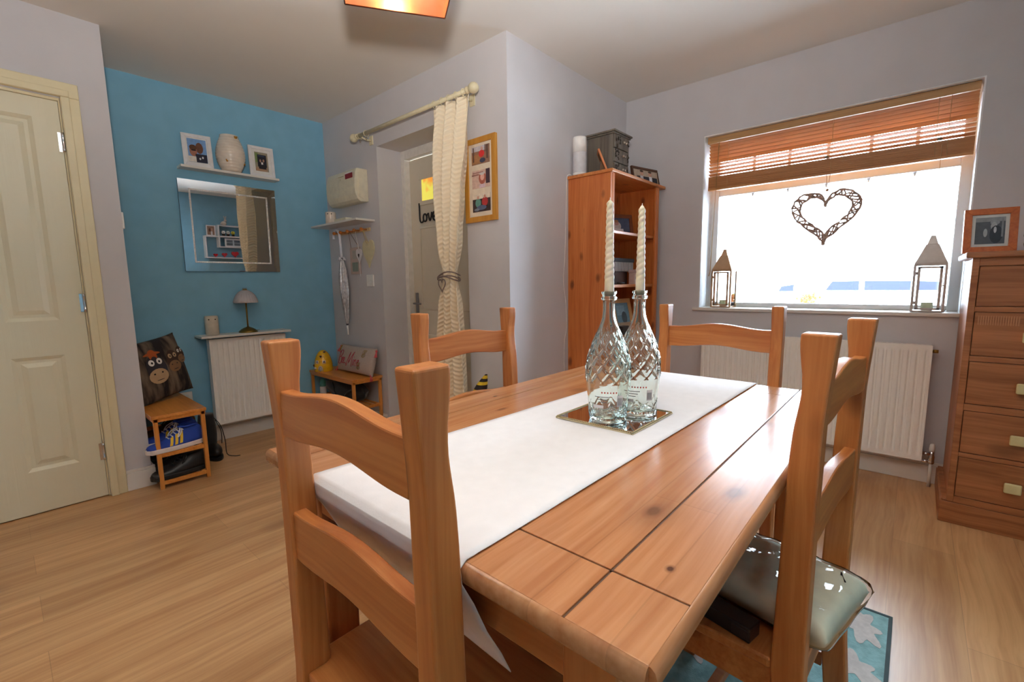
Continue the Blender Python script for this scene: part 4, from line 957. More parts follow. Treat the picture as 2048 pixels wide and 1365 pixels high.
# donkey cushion
dk = thing('square_cushion', 'dark square cushion printed with three cartoon-faced donkeys on the left bench', 'cushion', (.650, 3.405, .418), rot=(R(-10), R(-7), R(32)))
DKM, N, L, B = newmat('dark_painted_fabric'); B.inputs['Roughness'].default_value = .85
tc = N.new('ShaderNodeTexCoord'); mp = N.new('ShaderNodeMapping'); mp.inputs['Rotation'].default_value = (0, R(30), 0); mp.inputs['Scale'].default_value = (22, 8, 6); nz = N.new('ShaderNodeTexNoise'); nz.inputs['Scale'].default_value = 1; nz.inputs['Detail'].default_value = 3
cr = N.new('ShaderNodeValToRGB'); cr.color_ramp.elements[0].color = srgb((34, 28, 30)); cr.color_ramp.elements[0].position = .42; cr.color_ramp.elements[1].color = srgb((122, 104, 88)); cr.color_ramp.elements[1].position = .66
L.new(tc.outputs['Object'], mp.inputs[0]); L.new(mp.outputs[0], nz.inputs[0]); L.new(nz.outputs['Fac'], cr.inputs[0]); L.new(cr.outputs[0], B.inputs['Base Color'])
_, pg = pillow(dk, 'cover', .37, .38, .12, DKM)
cmat = [mat('donkey_dark', (52, 48, 56), .85), mat('donkey_muzzle', (190, 158, 122), .85), mat('donkey_eye', (236, 232, 226), .6), mat('donkey_pupil', (20, 16, 16), .5), mat('donkey_forelock', (176, 84, 38), .85), mat('donkey_brown', (70, 50, 40), .85), mat('donkey_muzzle_dark', (140, 104, 74), .85)]
m = MB()
def dpatch(x_, z_, rx, rz_, i, lift, n=18):
    m.mi = i
    vs = []
    c_ = m.bm.verts.new(Vector((x_, pg((x_+.185)/.37, z_/.38, -1).y-lift, z_)))
    for k in range(n):
        a = 2*pi*k/n; X_, Z2 = x_+rx*cos(a), z_+rz_*sin(a)
        vs.append(m.bm.verts.new(Vector((X_, pg(min(.97, max(.03, (X_+.185)/.37)), min(.97, max(.03, Z2/.38)), -1).y-lift, Z2))))
    for k in range(n): f = m.bm.faces.new((c_, vs[k], vs[(k+1) % n])); f.material_index = i
for (x_, z_, s_, hd, mz) in ((-.045, .19, 1.0, 0, 1), (.075, .21, .78, 5, 6), (.148, .235, .60, 5, 6)):
    dpatch(x_, z_+.01*s_, .060*s_, .085*s_, hd, .0015)
    dpatch(x_-.005*s_, z_-.035*s_, .058*s_, .045*s_, mz, .0030)
    for e in (-1, 1):
        dpatch(x_+e*.024*s_, z_+.050*s_, .017*s_, .019*s_, 2 if s_ == 1.0 or s_ < .7 else 1, .0040)
        dpatch(x_+e*.022*s_, z_+.049*s_, .006*s_, .007*s_, 3, .0052)
        dpatch(x_+e*.024*s_-.005, z_-.018*s_, .006*s_, .005*s_, 3, .0044)
    dpatch(x_-.005, z_-.058*s_, .024*s_, .0022, 3, .0046)
for k in range(9):
    a = -1.2+k*.3; dpatch(-.045+.035*sin(a), .285+.012*cos(a), .020, .005, 4, .0045)
    dpatch(-.045+.02*sin(a), .275+.02*cos(a), .006, .022, 4, .0048)
obj('donkey_print', m, cmat, dk, world=False)

# ================================================================= BOOKCASE
bc = thing('bookcase', 'tall knotty pine bookcase in the corner beside the window', 'bookcase', (2.80, 1.53, 0))
bx0, bx1, by0, by1, bt_ = 2.463, 3.135, 1.390, 1.688, 1.75
obj('side_panel', MB().box(bx0, bx0+.018, by0+.012, by1, 0, bt_-.02), CASE_Z, bc, bevel=.001)
obj('side_panel', MB().box(bx1-.018, bx1, by0+.012, by1, 0, bt_-.02), CASE_Z, bc, bevel=.001)
obj('back_panel', MB().box(bx0+.018, bx1-.018, by1-.012, by1, 0, bt_-.02), CASE_Z, bc)
m = MB().box(bx0-.001, bx0+.018, by0-.002, by0+.012, 0, bt_-.02)
for k in range(3): m.box(bx0+.019+k*.010, bx0+.027+k*.010, by0-.004+.001*k, by0+.012, 0, bt_-.02)
obj('front_stile', m, CASE_Z, bc, bevel=.0015)
m = MB().box(bx1-.018, bx1+.001, by0-.002, by0+.012, 0, bt_-.02)
for k in range(3): m.box(bx1-.027-k*.010, bx1-.019-k*.010, by0-.004+.001*k, by0+.012, 0, bt_-.02)
obj('front_stile', m, CASE_Z, bc, bevel=.0015)
obj('top_board', MB().box(2.452, 3.205, 1.372, 1.689, bt_-.02, bt_), CASE_X, bc, bevel=.004)
for z_ in (1.405, 1.073, .742, .41): obj('shelf', MB().box(bx0+.018, bx1-.018, by0+.018, by1-.012, z_-.018, z_), CASE_X, bc, bevel=.002)
obj('plinth', MB().box(bx0+.018, bx1-.018, by0+.004, by1-.012, 0, .08), CASE_X, bc)
# on top: speaker tower, keepsake chest, frames
sp_ = thing('smart_speaker', 'tall white cylinder speaker on top of the bookcase', 'speaker', (2.513, 1.637, 1.75))
obj('grille', MB().lathe([(.043, 0)]+[(.043-.0006*(k % 2), .022+.0033*k) for k in range(36)]+[(.043, .145)], (2.513, 1.637, 1.75), 36), mat('grey_white_grille', (206, 204, 208), .6), sp_)
obj('upper_shell', MB().lathe([(.0435, 0), (.0435, .085), (.041, .090), (.030, .091)], (2.513, 1.637, 1.75+.143), 36), mat('warm_white_shell', (238, 234, 230), .35), sp_)
obj('base_ring', MB().lathe([(.0435, 0), (.0435, .018)], (2.513, 1.637, 1.7505), 36), mat('warm_white_shell', (238, 234, 230), .35), sp_)
tag(obj('power_cord', MB().tube(catmull([(2.470, 1.665, 1.754), (2.450, 1.676, 1.758), (2.438, 1.682, 1.72), (2.432, 1.684, 1.5), (2.420, 1.684, 1.25), (2.405, 1.684, 1.1), (2.432, 1.684, .95), (2.438, 1.684, .8), (2.415, 1.684, .7), (2.420, 1.684, .45), (2.43, 1.66, .1), (2.42, 1.65, .02), (2.40, 1.64, .004)], 6), .0022, 6), WHITEP, None), 'thin white power cord trailing down the wall beside the bookcase', 'cord')
kc = thing('keepsake_chest', 'small grey weathered drawer chest with floral appliques on top of the bookcase', 'jewellery box', (2.74, 1.57, 1.75))
GW = wood('weathered_grey_wood', (128, 118, 106), (92, 84, 76), 'Z', .6, 0)
kx0, kx1, ky0, ky1, kz = 2.645, 2.845, 1.47, 1.665, 2.015
obj('carcass', MB().box(kx0, kx1, ky0+.01, ky1, 1.75, kz), GW, kc, bevel=.002)
obj('top_board', MB().box(kx0-.018, kx1+.018, ky0-.014, ky1+.01, kz, kz+.012).box(kx0-.010, kx1+.010, ky0-.006, ky1+.006, kz-.010, kz), GW, kc, bevel=.004)
FLW = mat('dark_floral_metal', (66, 58, 50), .5, .5); CRY = mat('crystal_knob', (200, 184, 170), .1, .6)
random.seed(11)
for k in range(3):
    z0_ = 1.755+k*.085
    dr = obj('drawer', MB().box(kx0+.008, kx1-.008, ky0, ky0+.011, z0_, z0_+.080), GW, kc, bevel=.002)
    for dx in ((-.012, .014) if k < 2 else (.0, .026)): obj('knob', MB().ball((kx0+.115+dx, ky0-.008, z0_+.045), .0085, .0085, .0085, 10), CRY, dr)
    m = MB()
    for q in range(16): 
        cx_ = kx0+.03+random.uniform(-.018, .03) if k < 2 else kx0+.05+random.uniform(-.03, .05)
        m.ball((cx_, ky0-.002, z0_+random.uniform(.006, .074)), random.uniform(.004, .008), .003, random.uniform(.004, .008), 6)
    for q in range(6): m.ball((kx1-.02+random.uniform(-.01, .01), ky0-.002, z0_+random.uniform(.02, .07)), .005, .003, .006, 6)
    obj('floral_applique', m, FLW, dr)
photo_frame('small wooden frame seen edge-on, leaning beside the grey chest', (2.600, 1.49, 1.7505), R(33), .12, .155, .016, .012, CASE_Z, MT, [('r', 0, 0, .5, .5, (190, 186, 180))], lean=R(-22))
photo_frame('brown frame with two suited men at the front right of the bookcase top', (3.085, 1.455, 1.7505), R(-14), .285, .125, .016, .014, mat('dark_brown_frame', (88, 56, 38), .45), MT,
  [('r', 0, 0, .5, .5, (190, 170, 150)), ('r', -.17, -.25, .2, .26, (40, 42, 56)), ('r', .22, -.25, .24, .26, (38, 40, 54)), ('r', -.18, -.22, .06, .26, (224, 224, 230)), ('r', .18, -.22, .06, .26, (224, 224, 230)), ('e', -.17, .22, .075, .17, (206, 156, 134)), ('e', .17, .22, .075, .17, (206, 156, 134)), ('e', -.17, .38, .075, .08, (80, 56, 44)), ('e', .17, .38, .075, .08, (70, 50, 40))], lean=R(-12))
# shelf contents
photo_frame('dark wood frame with a blond child portrait on the top bookcase shelf', (2.93, 1.585, 1.4055), R(-26), .25, .155, .026, .014, mat('reddish_frame', (120, 62, 32), .45), MT,
  [('r', 0, 0, .5, .5, (70, 84, 110)), ('e', -.02, -.05, .16, .3, (206, 196, 196)), ('e', -.05, .15, .1, .16, (196, 150, 140)), ('e', -.05, .28, .09, .1, (170, 120, 90)), ('r', .02, -.35, .2, .12, (226, 222, 226))], lean=R(-10))
photo_frame('second dark wood frame turned sideways at the left of the top bookcase shelf', (2.60, 1.56, 1.4055), R(40), .20, .15, .02, .012, mat('reddish_frame', (120, 62, 32), .45), MT, [('r', 0, 0, .5, .5, (92, 60, 44))], lean=R(-10))
bx = thing('storage_basket', 'pale ribbed box with a dark lid on the second bookcase shelf', 'box', (2.83, 1.57, 1.16))
m = MB().box(2.70, 2.965, 1.49, 1.64, 1.160, 1.222)
for k in range(16): m.box(2.703+k*.0165, 2.713+k*.0165, 1.486, 1.491, 1.162, 1.220)
obj('body', m, mat('pale_grey_card', (176, 174, 176), .7), bx)
obj('lid', MB().box(2.695, 2.97, 1.482, 1.645, 1.222, 1.247), mat('charcoal_card', (66, 70, 78), .7), bx, bevel=.003)
tag(obj('dark_box', MB().box(2.70, 2.90, 1.50, 1.64, 1.0735, 1.160).box(2.705, 2.895, 1.496, 1.501, 1.08, 1.153), mat('dark_wood_box', (70, 44, 34), .5), None, bevel=.003), 'dark wooden box under the ribbed box on the second shelf', 'box')
bx = thing('gift_box', 'pale pink box with lid standing on the second bookcase shelf', 'box', (2.955, 1.49, 1.0735))
obj('body', MB().box(2.885, 3.03, 1.435, 1.479, 1.0735, 1.150), mat('pink_card', (206, 184, 178), .7), bx, bevel=.002)
obj('lid', MB().box(2.881, 3.034, 1.431, 1.481, 1.150, 1.172), mat('pink_lid', (196, 172, 168), .7), bx, bevel=.002)
tag(obj('spectacle_case', MB().ball((2.72, 1.45, 1.082), .045, .02, .009), BLACK, None), 'small flat black case at the left of the second shelf', 'case')
photo_frame('pale wood frame leaning back on the third bookcase shelf', (2.93, 1.52, .7425), R(-12), .20, .235, .03, .014, mat('pale_beech', (214, 164, 104), .45), MT, [('r', 0, 0, .5, .5, (120, 160, 180)), ('r', -.1, .2, .3, .2, (150, 190, 205)), ('e', .1, -.1, .2, .25, (70, 90, 100)), ('r', 0, -.4, .5, .1, (180, 160, 130))], lean=R(-14))
photo_frame('second pale wood frame behind the bottles on the third shelf', (2.70, 1.60, .7425), R(20), .18, .215, .024, .014, mat('pale_beech', (214, 164, 104), .45), MT, [('r', 0, 0, .5, .5, (160, 150, 140))], lean=R(-8))
tag(obj('black_case', MB().box(2.70, 2.80, 1.425, 1.47, .7425, .80), BLACKF, None, bevel=.006), 'small black pouch at the front of the third bookcase shelf', 'case')

# ================================================================= WINDOW THINGS
bd = thing('wooden_blind', 'half-raised slatted wooden blind in the window', 'blind', (3.275, .47, 1.69))
obj('headrail', MB().box(3.245, 3.30, -.165, 1.108, 1.988, 2.028), wood('blind_valance', (196, 152, 100), (170, 128, 78), 'Y', .45, 0), bd, bevel=.002)
by_0, by_1 = -.163, 1.10
zz = 1.984
for k in range(10):
    tilt = R(30) if k < 6 else R(14)
    dx, dz = .0145*cos(tilt), .0145*sin(tilt)
    m = MB().hexa([(3.272-dx, by_0, zz+dz-.0014), (3.272+dx, by_0, zz-dz-.0014), (3.272+dx, by_1, zz-dz-.0014), (3.272-dx, by_1, zz+dz-.0014), (3.272-dx, by_0, zz+dz+.0014), (3.272+dx, by_0, zz-dz+.0014), (3.272+dx, by_1, zz-dz+.0014), (3.272-dx, by_1, zz+dz+.0014)])
    obj('slat', m, BLIND_M, bd); zz -= .0215
for k in range(20):
    z_ = 1.777-k*.0037; obj('stacked_slat', MB().box(3.2575+(k % 3)*.0006, 3.2865, by_0, by_1, z_-.0030, z_), BLIND_M, bd)
obj('bottom_rail', MB().box(3.255, 3.289, by_0, by_1, 1.688, 1.7025), BLIND_M, bd, bevel=.002)
CR = mat('cream_cord', (196, 160, 112), .8)
for yy in (.98, .42, -.02, -.065):
    obj('ladder_cord', MB().tube([(3.256, yy, 1.99), (3.2535, yy, 1.70)], .0011, 5), CR, bd)
obj('tilt_wand', MB().tube([(3.243, 1.035, 1.985), (3.24, 1.06, 1.15), (3.24, 1.068, 1.12)], lambda t: .0028, 8), CR, bd)
obj('pull_cord', MB().tube([(3.25, -.045, 1.76), (3.25, -.045, 1.60)], .0012, 5), CR, bd)
m = MB()
for k in range(7): m.ball((3.252, .44+.006*cos(k*2.4), 1.785+.004*sin(k*3)), .006, .005, .005, 6).ball((3.252, -.035+.006*cos(k*2.4), 1.785+.004*sin(k*3)), .006, .005, .005, 6)
obj('cord_knots', m, mat('grey_cord', (130, 116, 90), .8), bd)
# wicker heart
wh = thing('wicker_heart', 'open woven twig heart hanging in front of the window', 'wreath', (3.25, .43, 1.298))
random.seed(5)
def hp_(t, s_):
    a, b = 16*sin(t)**3/16, (13*cos(t)-5*cos(2*t)-2*cos(3*t)-cos(4*t))
    return (.43-a*.166*s_, 1.478+(b-1.0)*.0105*s_)
m = MB(); n = 64
J = lambda s_: random.gauss(0, s_)
outer = [(3.25+J(.003), *[c+J(.0022) for c in hp_(2*pi*i/n+.03, 1.0)]) for i in range(n)]
inner = [(3.25+J(.003), *[c+J(.0022) for c in hp_(2*pi*i/n+.03, .76)]) for i in range(n)]
m.tube(outer, .0062, 6, closed=True); m.tube(inner, .0060, 6, closed=True)
for i in range(n):
    a, b = outer[i], inner[(i+random.choice((1, 2, 1))) % n]; c, d = inner[i], outer[(i+random.choice((1, 2, 3))) % n]
    if i % 3 != 1: m.tube([a, ((a[0]+b[0])/2+J(.004), (a[1]+b[1])/2+J(.003), (a[2]+b[2])/2+J(.003)), b], .0048, 5)
    if i % 3 != 0: m.tube([c, ((c[0]+d[0])/2-.004, (c[1]+d[1])/2+J(.003), (c[2]+d[2])/2+J(.003)), d], .0050, 5)
m2 = MB()
obj('woven_twigs', m, mat('hazed_twig_bark', (186, 160, 148), .8, noise=.3, nscale=60), wh)  # bark colour lightened to stand in for haze from the bright window
obj('hanging_twine', MB().tube([(3.25, .435, 1.688), (3.25, .428, 1.60)], .0014, 5).tube([(3.25, .418, 1.688), (3.25, .426, 1.60)], .0014, 5).ball((3.25, .427, 1.60), .008), mat('jute', (176, 120, 76), .8), wh)
# lanterns
def lantern(label, x, y, w_, bh_, rh, metal, candle_label):
    r = thing('lantern', label, 'lantern', (x, y, .908)); h2 = w_/2; z = .908
    obj('base', MB().box(x-h2, x+h2, y-h2, y+h2, z, z+.010), metal, r, bevel=.002)
    obj('collar', MB().box(x-h2-.004, x+h2+.004, y-h2-.004, y+h2+.004, z+bh_-.012, z+bh_), metal, r, bevel=.002)
    for sx_ in (-1, 1):
        for sy_ in (-1, 1): obj('corner_post', MB().box(x+sx_*h2-.0055, x+sx_*h2+.0055, y+sy_*h2-.0055, y+sy_*h2+.0055, z+.002, z+bh_-.01), metal, r)
    # framed door facing the room
    f = -h2-.007; m = MB()
    e = h2-.012
    m.box(x+f, x+f+.005, y-e, y-e+.012, z+.014, z+bh_-.016).box(x+f, x+f+.005, y+e-.012, y+e, z+.014, z+bh_-.016).box(x+f, x+f+.005, y-e, y+e, z+.014, z+.024).box(x+f, x+f+.005, y-e, y+e, z+bh_-.026, z+bh_-.016)
    dr = obj('door_frame', m, metal, r)
    obj('door_pane', MB().box(x+f+.002, x+f+.0035, y-e+.007, y+e-.007, z+.02, z+bh_-.02), clear('lantern_glass'), dr)
    obj('latch', MB().tube([(x+f, y-e-.001, z+bh_*.55), (x+f-.006, y-e-.010, z+bh_*.55)], .003, 6), metal, dr)
    for a, b_ in ((.20, 0), (.80, 0)): obj('hinge', MB().lathe([(.0035, -.008), (.0035, .008)], (x+f, y+e+.003, z+bh_*a), 8), metal, dr)
    m = MB().box(x+h2-.001, x+h2+.001, y-h2+.004, y+h2-.004, z+.01, z+bh_-.012)
    for s_ in (-1, 1): m.box(x-h2+.004, x+h2-.004, y+s_*h2-.001, y+s_*h2+.001, z+.01, z+bh_-.012)
    obj('side_panes', m, clear('lantern_glass'), r)
    # pyramid roof with a flared skirt and small capped chimney
    m = MB(); R0 = [(h2+.004, 0), (h2*.92, rh*.14), (h2*.42, rh*.68), (h2*.36, rh*.69), (h2*.16, rh*.98), (h2*.15, rh)]
    prev = None
    for rr, zz_ in R0:
        ring = [m.bm.verts.new((x+a*rr, y+b*rr, z+bh_+zz_)) for a, b in ((-1,-1),(1,-1),(1,1),(-1,1))]
        if prev:
            for k in range(4): m.bm.faces.new((prev[k], prev[(k+1) % 4], ring[(k+1) % 4], ring[k]))
        else: m.bm.faces.new(ring[::-1])
        prev = ring
    m.bm.faces.new(prev)
    obj('roof', m, metal, r, bevel=.001)
    return r, z+bh_+rh
GM = mat('lantern_gunmetal', (186, 178, 172), .38, .75); GM2 = mat('lantern_bronze', (190, 158, 126), .4, .7)
WAX = mat('pale_green_wax', (214, 224, 180), .5)
LA, zt_ = lantern('smaller bronze-tinted lantern with ring handle at the left of the windowsill', 3.30, .985, .118, .255, .135, GM2, '')
obj('ring_handle', MB().tube([(3.30, .985+.052*cos(a), zt_+.048+.055*sin(a)) for a in [2*pi*i/40 for i in range(40)]], .0014, 6, closed=True), GM, LA)
LB, zt_ = lantern('chrome square lantern at the right of the windowsill', 3.285, -.048, .122, .255, .145, GM, '')
for x_, y_, l_ in ((3.30, .985, 'pale green pillar candle inside the left lantern'), (3.285, -.048, 'pale green pillar candle inside the right lantern')):
    c = thing('pillar_candle', l_, 'candle', (x_, y_, .9185))
    obj('wax', MB().lathe([(.024, 0), (.0245, .002), (.0245, .038), (.022, .040), (.003, .038)], (x_, y_, .9185), 24), WAX, c)
    obj('wick', MB().tube([(x_, y_, .956), (x_+.001, y_, .966)], .001, 5), BLACKF, c)

# ================================================================= CHEST OF DRAWERS
ch_ = thing('chest_of_drawers', 'dark stained pine chest of drawers with cream handles at the right edge', 'chest of drawers', (2.96, -.55, 0))
cx0, cx1, cyr, cyl = 2.72, 3.195, -.93, -.168
obj('carcass', MB().box(cx0+.02, cx1, cyr, cyl-.004, .10, 1.168), CHEST_Z, ch_, bevel=.002)
fm = MB().box(cx0, cx0+.02, cyl-.022, cyl, .10, 1.168).box(cx0, cx0+.02, cyr, cyr+.022, .10, 1.168)
DZ = [(.128, .312), (.330, .520), (.548, .735), (.757, .945), (.966, 1.135)]
rails = [.10, .128, .312, .330, .520, .548, .735, .757, .945, .966, 1.135, 1.168]
for k in range(0, 12, 2): fm.box(cx0, cx0+.02, cyr+.022, cyl-.022, rails[k], rails[k+1])
obj('face_frame', fm, CHEST_Y, ch_, bevel=.0015)
CRH = mat('cream_ceramic_handle', (214, 200, 150), .25)
for k, (a, b) in enumerate(DZ):
    dr = obj('drawer', MB().box(cx0+.004, cx0+.022, cyr+.0245, cyl-.0245, a+.0025, b-.0025), CHEST_Y, ch_, bevel=.002)
    if k == 3:
        m = MB()
        for q in range(17): m.box(cx0+.0015, cx0+.005, -.205-q*.0072-.0022, -.205-q*.0072+.0022, b-.055, b-.016)
        obj('carved_flutes', m, mat('worn_flute_wood', (186, 128, 88), .6), dr)
    for s_ in (-1, 1):
        if k > 2: yy = -.549+s_*.2
        yy = -.549+s_*.19
        zc = (a+b)/2-.005
        obj('handle', MB().box(cx0-.02, cx0-.008, yy-.026, yy+.026, zc-.022, zc+.022).box(cx0-.010, cx0+.004, yy-.012, yy+.012, zc-.012, zc+.012), CRH, dr, bevel=.006, seg=3, label='cream handle')
obj('top_board', MB().box(cx0-.018, cx1, cyr-.018, cyl+.022, 1.168, 1.192), CHEST_Y, ch_, bevel=.005)
obj('plinth', MB().box(cx0-.0, cx1, cyr-.02, -.147, 0, .098).box(cx0+.004, cx1, cyr-.016, -.152, .098, .107), CHEST_Y, ch_, bevel=.003)
photo_frame('orange-brown frame with a black and white portrait on the chest of drawers', (2.865, -.222, 1.1925), R(-82), .168, .19, .026, .016, ORANGEF, mat('grey_white_mount', (206, 206, 202), .7),
  [('r', 0, 0, .5, .5, (84, 86, 92)), ('r', 0, .42, .5, .08, (140, 142, 144)), ('e', .15, .30, .16, .09, (150, 152, 156)), ('e', .12, .16, .11, .16, (176, 176, 178)), ('e', .2, -.15, .22, .34, (50, 52, 60)), ('e', -.16, -.08, .07, .16, (170, 172, 174)), ('e', .16, .02, .05, .12, (190, 190, 192)), ('r', .4, .1, .03, .35, (130, 132, 136))], lean=R(-7), matt=.012)
og = thing('stone_figurine', 'small brown and green figurine beside the portrait at the right frame edge', 'ornament', (2.84, -.345, 1.192))
obj('body', MB().ball((2.84, -.345, 1.222), .020, .026, .030), mat('brown_stone', (86, 74, 56), .6), og)
obj('head', MB().ball((2.838, -.33, 1.258), .012, .014, .016), mat('olive_stone', (110, 104, 84), .6), og)

# ================================================================= LAMPSHADE
ls = thing('pendant_shade', 'square copper pendant lampshade with a glowing bulb below the ceiling', 'pendant lamp', (1.05, 1.44, 2.10))
c1, c2 = Vector((.949, 1.621, 0)), Vector((1.253, 1.427, 0)); d12 = (c2-c1); d12.normalize(); dn = Vector((d12.y, -d12.x, 0)); wd = .36
if dn.dot(Vector((-1, -1, 0))) < 0: dn = -dn
c3, c4 = c2+dn*wd, c1+dn*wd; zb_, zt2 = 2.10, 2.31
m = MB()
cc = [c1, c2, c3, c4]; ctr = (c1+c2+c3+c4)/4
for k in range(4):
    a, b = cc[k], cc[(k+1) % 4]; ai, bi = a+(ctr-a)*.012, b+(ctr-b)*.012
    m.hexa([(ai.x, ai.y, zb_), (bi.x, bi.y, zb_), (b.x, b.y, zb_), (a.x, a.y, zb_), (ai.x, ai.y, zt2), (bi.x, bi.y, zt2), (b.x, b.y, zt2), (a.x, a.y, zt2)])
obj('shade', m, COPPER, ls)
m = MB()
for k in range(4):
    a, b = cc[k], cc[(k+1) % 4]; m.tube([(a.x, a.y, zb_), (b.x, b.y, zb_)], .0028, 6).tube([(a.x, a.y, zt2), (b.x, b.y, zt2)], .0028, 6).tube([(a.x, a.y, zb_), (a.x, a.y, zt2)], .0028, 6)
    m.tube([(a.x, a.y, zt2), (ctr.x, ctr.y, zt2)], .0025, 6)
obj('wire_frame', m, mat('dark_copper_edge', (96, 50, 30), .4, .8), ls)
obj('lampholder', MB().lathe([(.016, 0), (.02, .03), (.02, .06), (.008, .07)], (ctr.x, ctr.y, 2.255), 20).tube([(ctr.x, ctr.y, 2.32), (ctr.x, ctr.y, 2.392)], .003, 6).lathe([(.045, 0), (.05, .01), (.05, .018)], (ctr.x, ctr.y, 2.373), 24), WHITEP, ls)
obj('bulb', MB().ball((ctr.x, ctr.y, 2.205), .030, .030, .038).lathe([(.014, 0), (.014, .03)], (ctr.x, ctr.y, 2.232), 16), mat('lit_bulb', (255, 214, 150), .4, emit=34.0, noise=0), ls)

# ================================================================= DINING TABLE
tx0, tx1, ty0, ty1, tz = .342, 1.575, .150, .972, .76
tbz = thing('dining_table', 'rectangular pine dining table with grooved plank top', 'table', ((tx0+tx1)/2, (ty0+ty1)/2, 0))
m = MB(); m.box(tx0, tx1, ty0, ty1, tz-.029, tz-.003)
xs_ = [tx0, .4395, 1.4705, tx1]; ys_ = [ty0, .2405, .880, ty1]; g = .0016
for i in range(3):
    for j in range(3):
        m.box(xs_[i]+(g if i else 0), xs_[i+1]-(g if i < 2 else 0), ys_[j]+(g if j else 0), ys_[j+1]-(g if j < 2 else 0), tz-.0035, tz)
top = obj('tabletop', m, TABLE_X, tbz)
bv = top.modifiers.new('bevel', 'BEVEL'); bv.width = .0009; bv.segments = 2; bv.limit_method = 'ANGLE'
GRV = mat('dark_groove', (92, 62, 40), .7, noise=.25, nscale=40)
m = MB().box(tx0+.002, tx1-.002, .2405-g*1.1, .2405+g*1.1, tz-.0034, tz-.0020).box(.4395-g*1.1, .4395+g*1.1, ty0+.002, ty1-.002, tz-.0034, tz-.0020).box(1.4705-g*1.1, 1.4705+g*1.1, ty0+.002, ty1-.002, tz-.0034, tz-.0020).box(tx0+.002, tx1-.002, .880-g*1.1, .880+g*1.1, tz-.0034, tz-.0020)
obj('groove_lines', m, GRV, tbz)
# rounded nosing along the edges
m = MB()
def nosing(a, b, out):
    P = [(0, -.028), (.0045, -.026), (.0075, -.020), (.008, -.010), (.006, -.004), (.002, -.0008), (0, -.0005)]
    for p_, q_ in ((a, b),):
        A = [m.bm.verts.new((a[0]+out[0]*u, a[1]+out[1]*u, tz+v)) for u, v in P]; B_ = [m.bm.verts.new((b[0]+out[0]*u, b[1]+out[1]*u, tz+v)) for u, v in P]
        for k in range(len(P)-1): f = m.bm.faces.new((A[k], A[k+1], B_[k+1], B_[k])); f.smooth = True
        m.bm.faces.new(A); m.bm.faces.new(B_[::-1])
nosing((tx0, ty0), (tx0, ty1), (-1, 0)); nosing((tx0, ty0), (tx1, ty0), (0, -1)); nosing((tx1, ty0), (tx1, ty1), (1, 0)); nosing((tx0, ty1), (tx1, ty1), (0, 1))
obj('rounded_edge', m, TABLE_X, tbz)
ax0, ax1, ay0, ay1 = .382, 1.535, .205, .905
for e in (ax0, ax1-.02): obj('apron', MB().box(e, e+.02, ay0+.03, ay1-.03, .648, .731), PINE_Y, tbz, bevel=.002)
for e in (ay0, ay1-.02): obj('apron', MB().box(ax0+.03, ax1-.03, e, e+.02, .648, .731), PINE_X, tbz, bevel=.002)
for x_ in (.378, 1.469):
    for y_ in (.198, .840): obj('leg', MB().box(x_, x_+.07, y_, y_+.07, 0, .731), PINE_Z, tbz, bevel=.006, seg=3)
# runner
def run(u, v):
    # v along the length: overhang at the near end, then over the top, then the far drop
    yr = .380-.020*max(0, min(1, (v-.18)/.7)); yl = .770-.062*max(0, min(1, (v-.18)/.7))
    y_ = yr+(yl-yr)*u
    path = [(0, .418, .560), (.05, .400, .600), (.10, .374, .648), (.13, .352, .70), (.155, .334, .735), (.172, .332, .756), (.182, .342, .7625), (.22, .38, .7622), (.88, 1.565, .7622), (.89, 1.583, .7620), (.90, 1.590, .752), (.92, 1.590, .70), (1.0, 1.592, .50)]
    for (a, xa, za), (b, xb, zb2) in zip(path, path[1:]):
        if a <= v <= b+1e-9:
            t = (v-a)/(b-a); x_, z_ = xa+(xb-xa)*t, za+(zb2-za)*t; break
    if .2 < v < .88: z_ += .0006*(1+sin(40*v+5*u))*(1 if u > .02 and u < .98 else .5)
    if v < .15: x_ += .018*(u-.0)*(.15-v)/.15
    if v < .155: z_ += 0
    return (x_, y_, z_)
mb = MB()
nv = 140; vs_ = sorted(set([i/(nv-1) for i in range(nv)]+[.172, .182, .89, .90, .05, .10, .13, .155]))
V = [[mb.bm.verts.new(run(i/23, v_)) for i in range(24)] for v_ in vs_]
for j in range(len(vs_)-1):
    for i in range(23): f = mb.bm.faces.new((V[j][i], V[j][i+1], V[j+1][i+1], V[j+1][i])); f.smooth = True
rn = obj('table_runner', mb, LINEN, None)
tag(rn, 'long white cotton runner down the middle of the dining table', 'table runner')
sm = rn.modifiers.new('thickness', 'SOLIDIFY'); sm.thickness = .0012; sm.offset = 1
# mirror tray
tr = thing('mirror_tray', 'square mirrored tray with a beaded rim on the runner', 'tray', (.977, .532, .7648), rz=R(-.5))
obj('mirror_plate', MB().box(-.10, .10, -.098, .098, 0, .004), MIR, tr, world=False)
m = MB(); 
for k in range(46):
    t = -.1+.2*k/45
    for p_ in ((t, -.0995), (t, .0995), (-.1015, t*.98), (.1015, t*.98)):
        r_ = bmesh.ops.create_icosphere(m.bm, subdivisions=1, radius=.0026); bmesh.ops.translate(m.bm, vec=(p_[0], p_[1], .0042), verts=r_['verts'])
m.box(-.104, .104, -.102, -.097, 0, .0035).box(-.104, .104, .097, .102, 0, .0035).box(-.104, -.099, -.1, .1, 0, .0035).box(.099, .104, -.1, .1, 0, .0035)
obj('bead_rim', m, mat('champagne_beads', (196, 184, 150), .25, 1.0), tr, world=False)
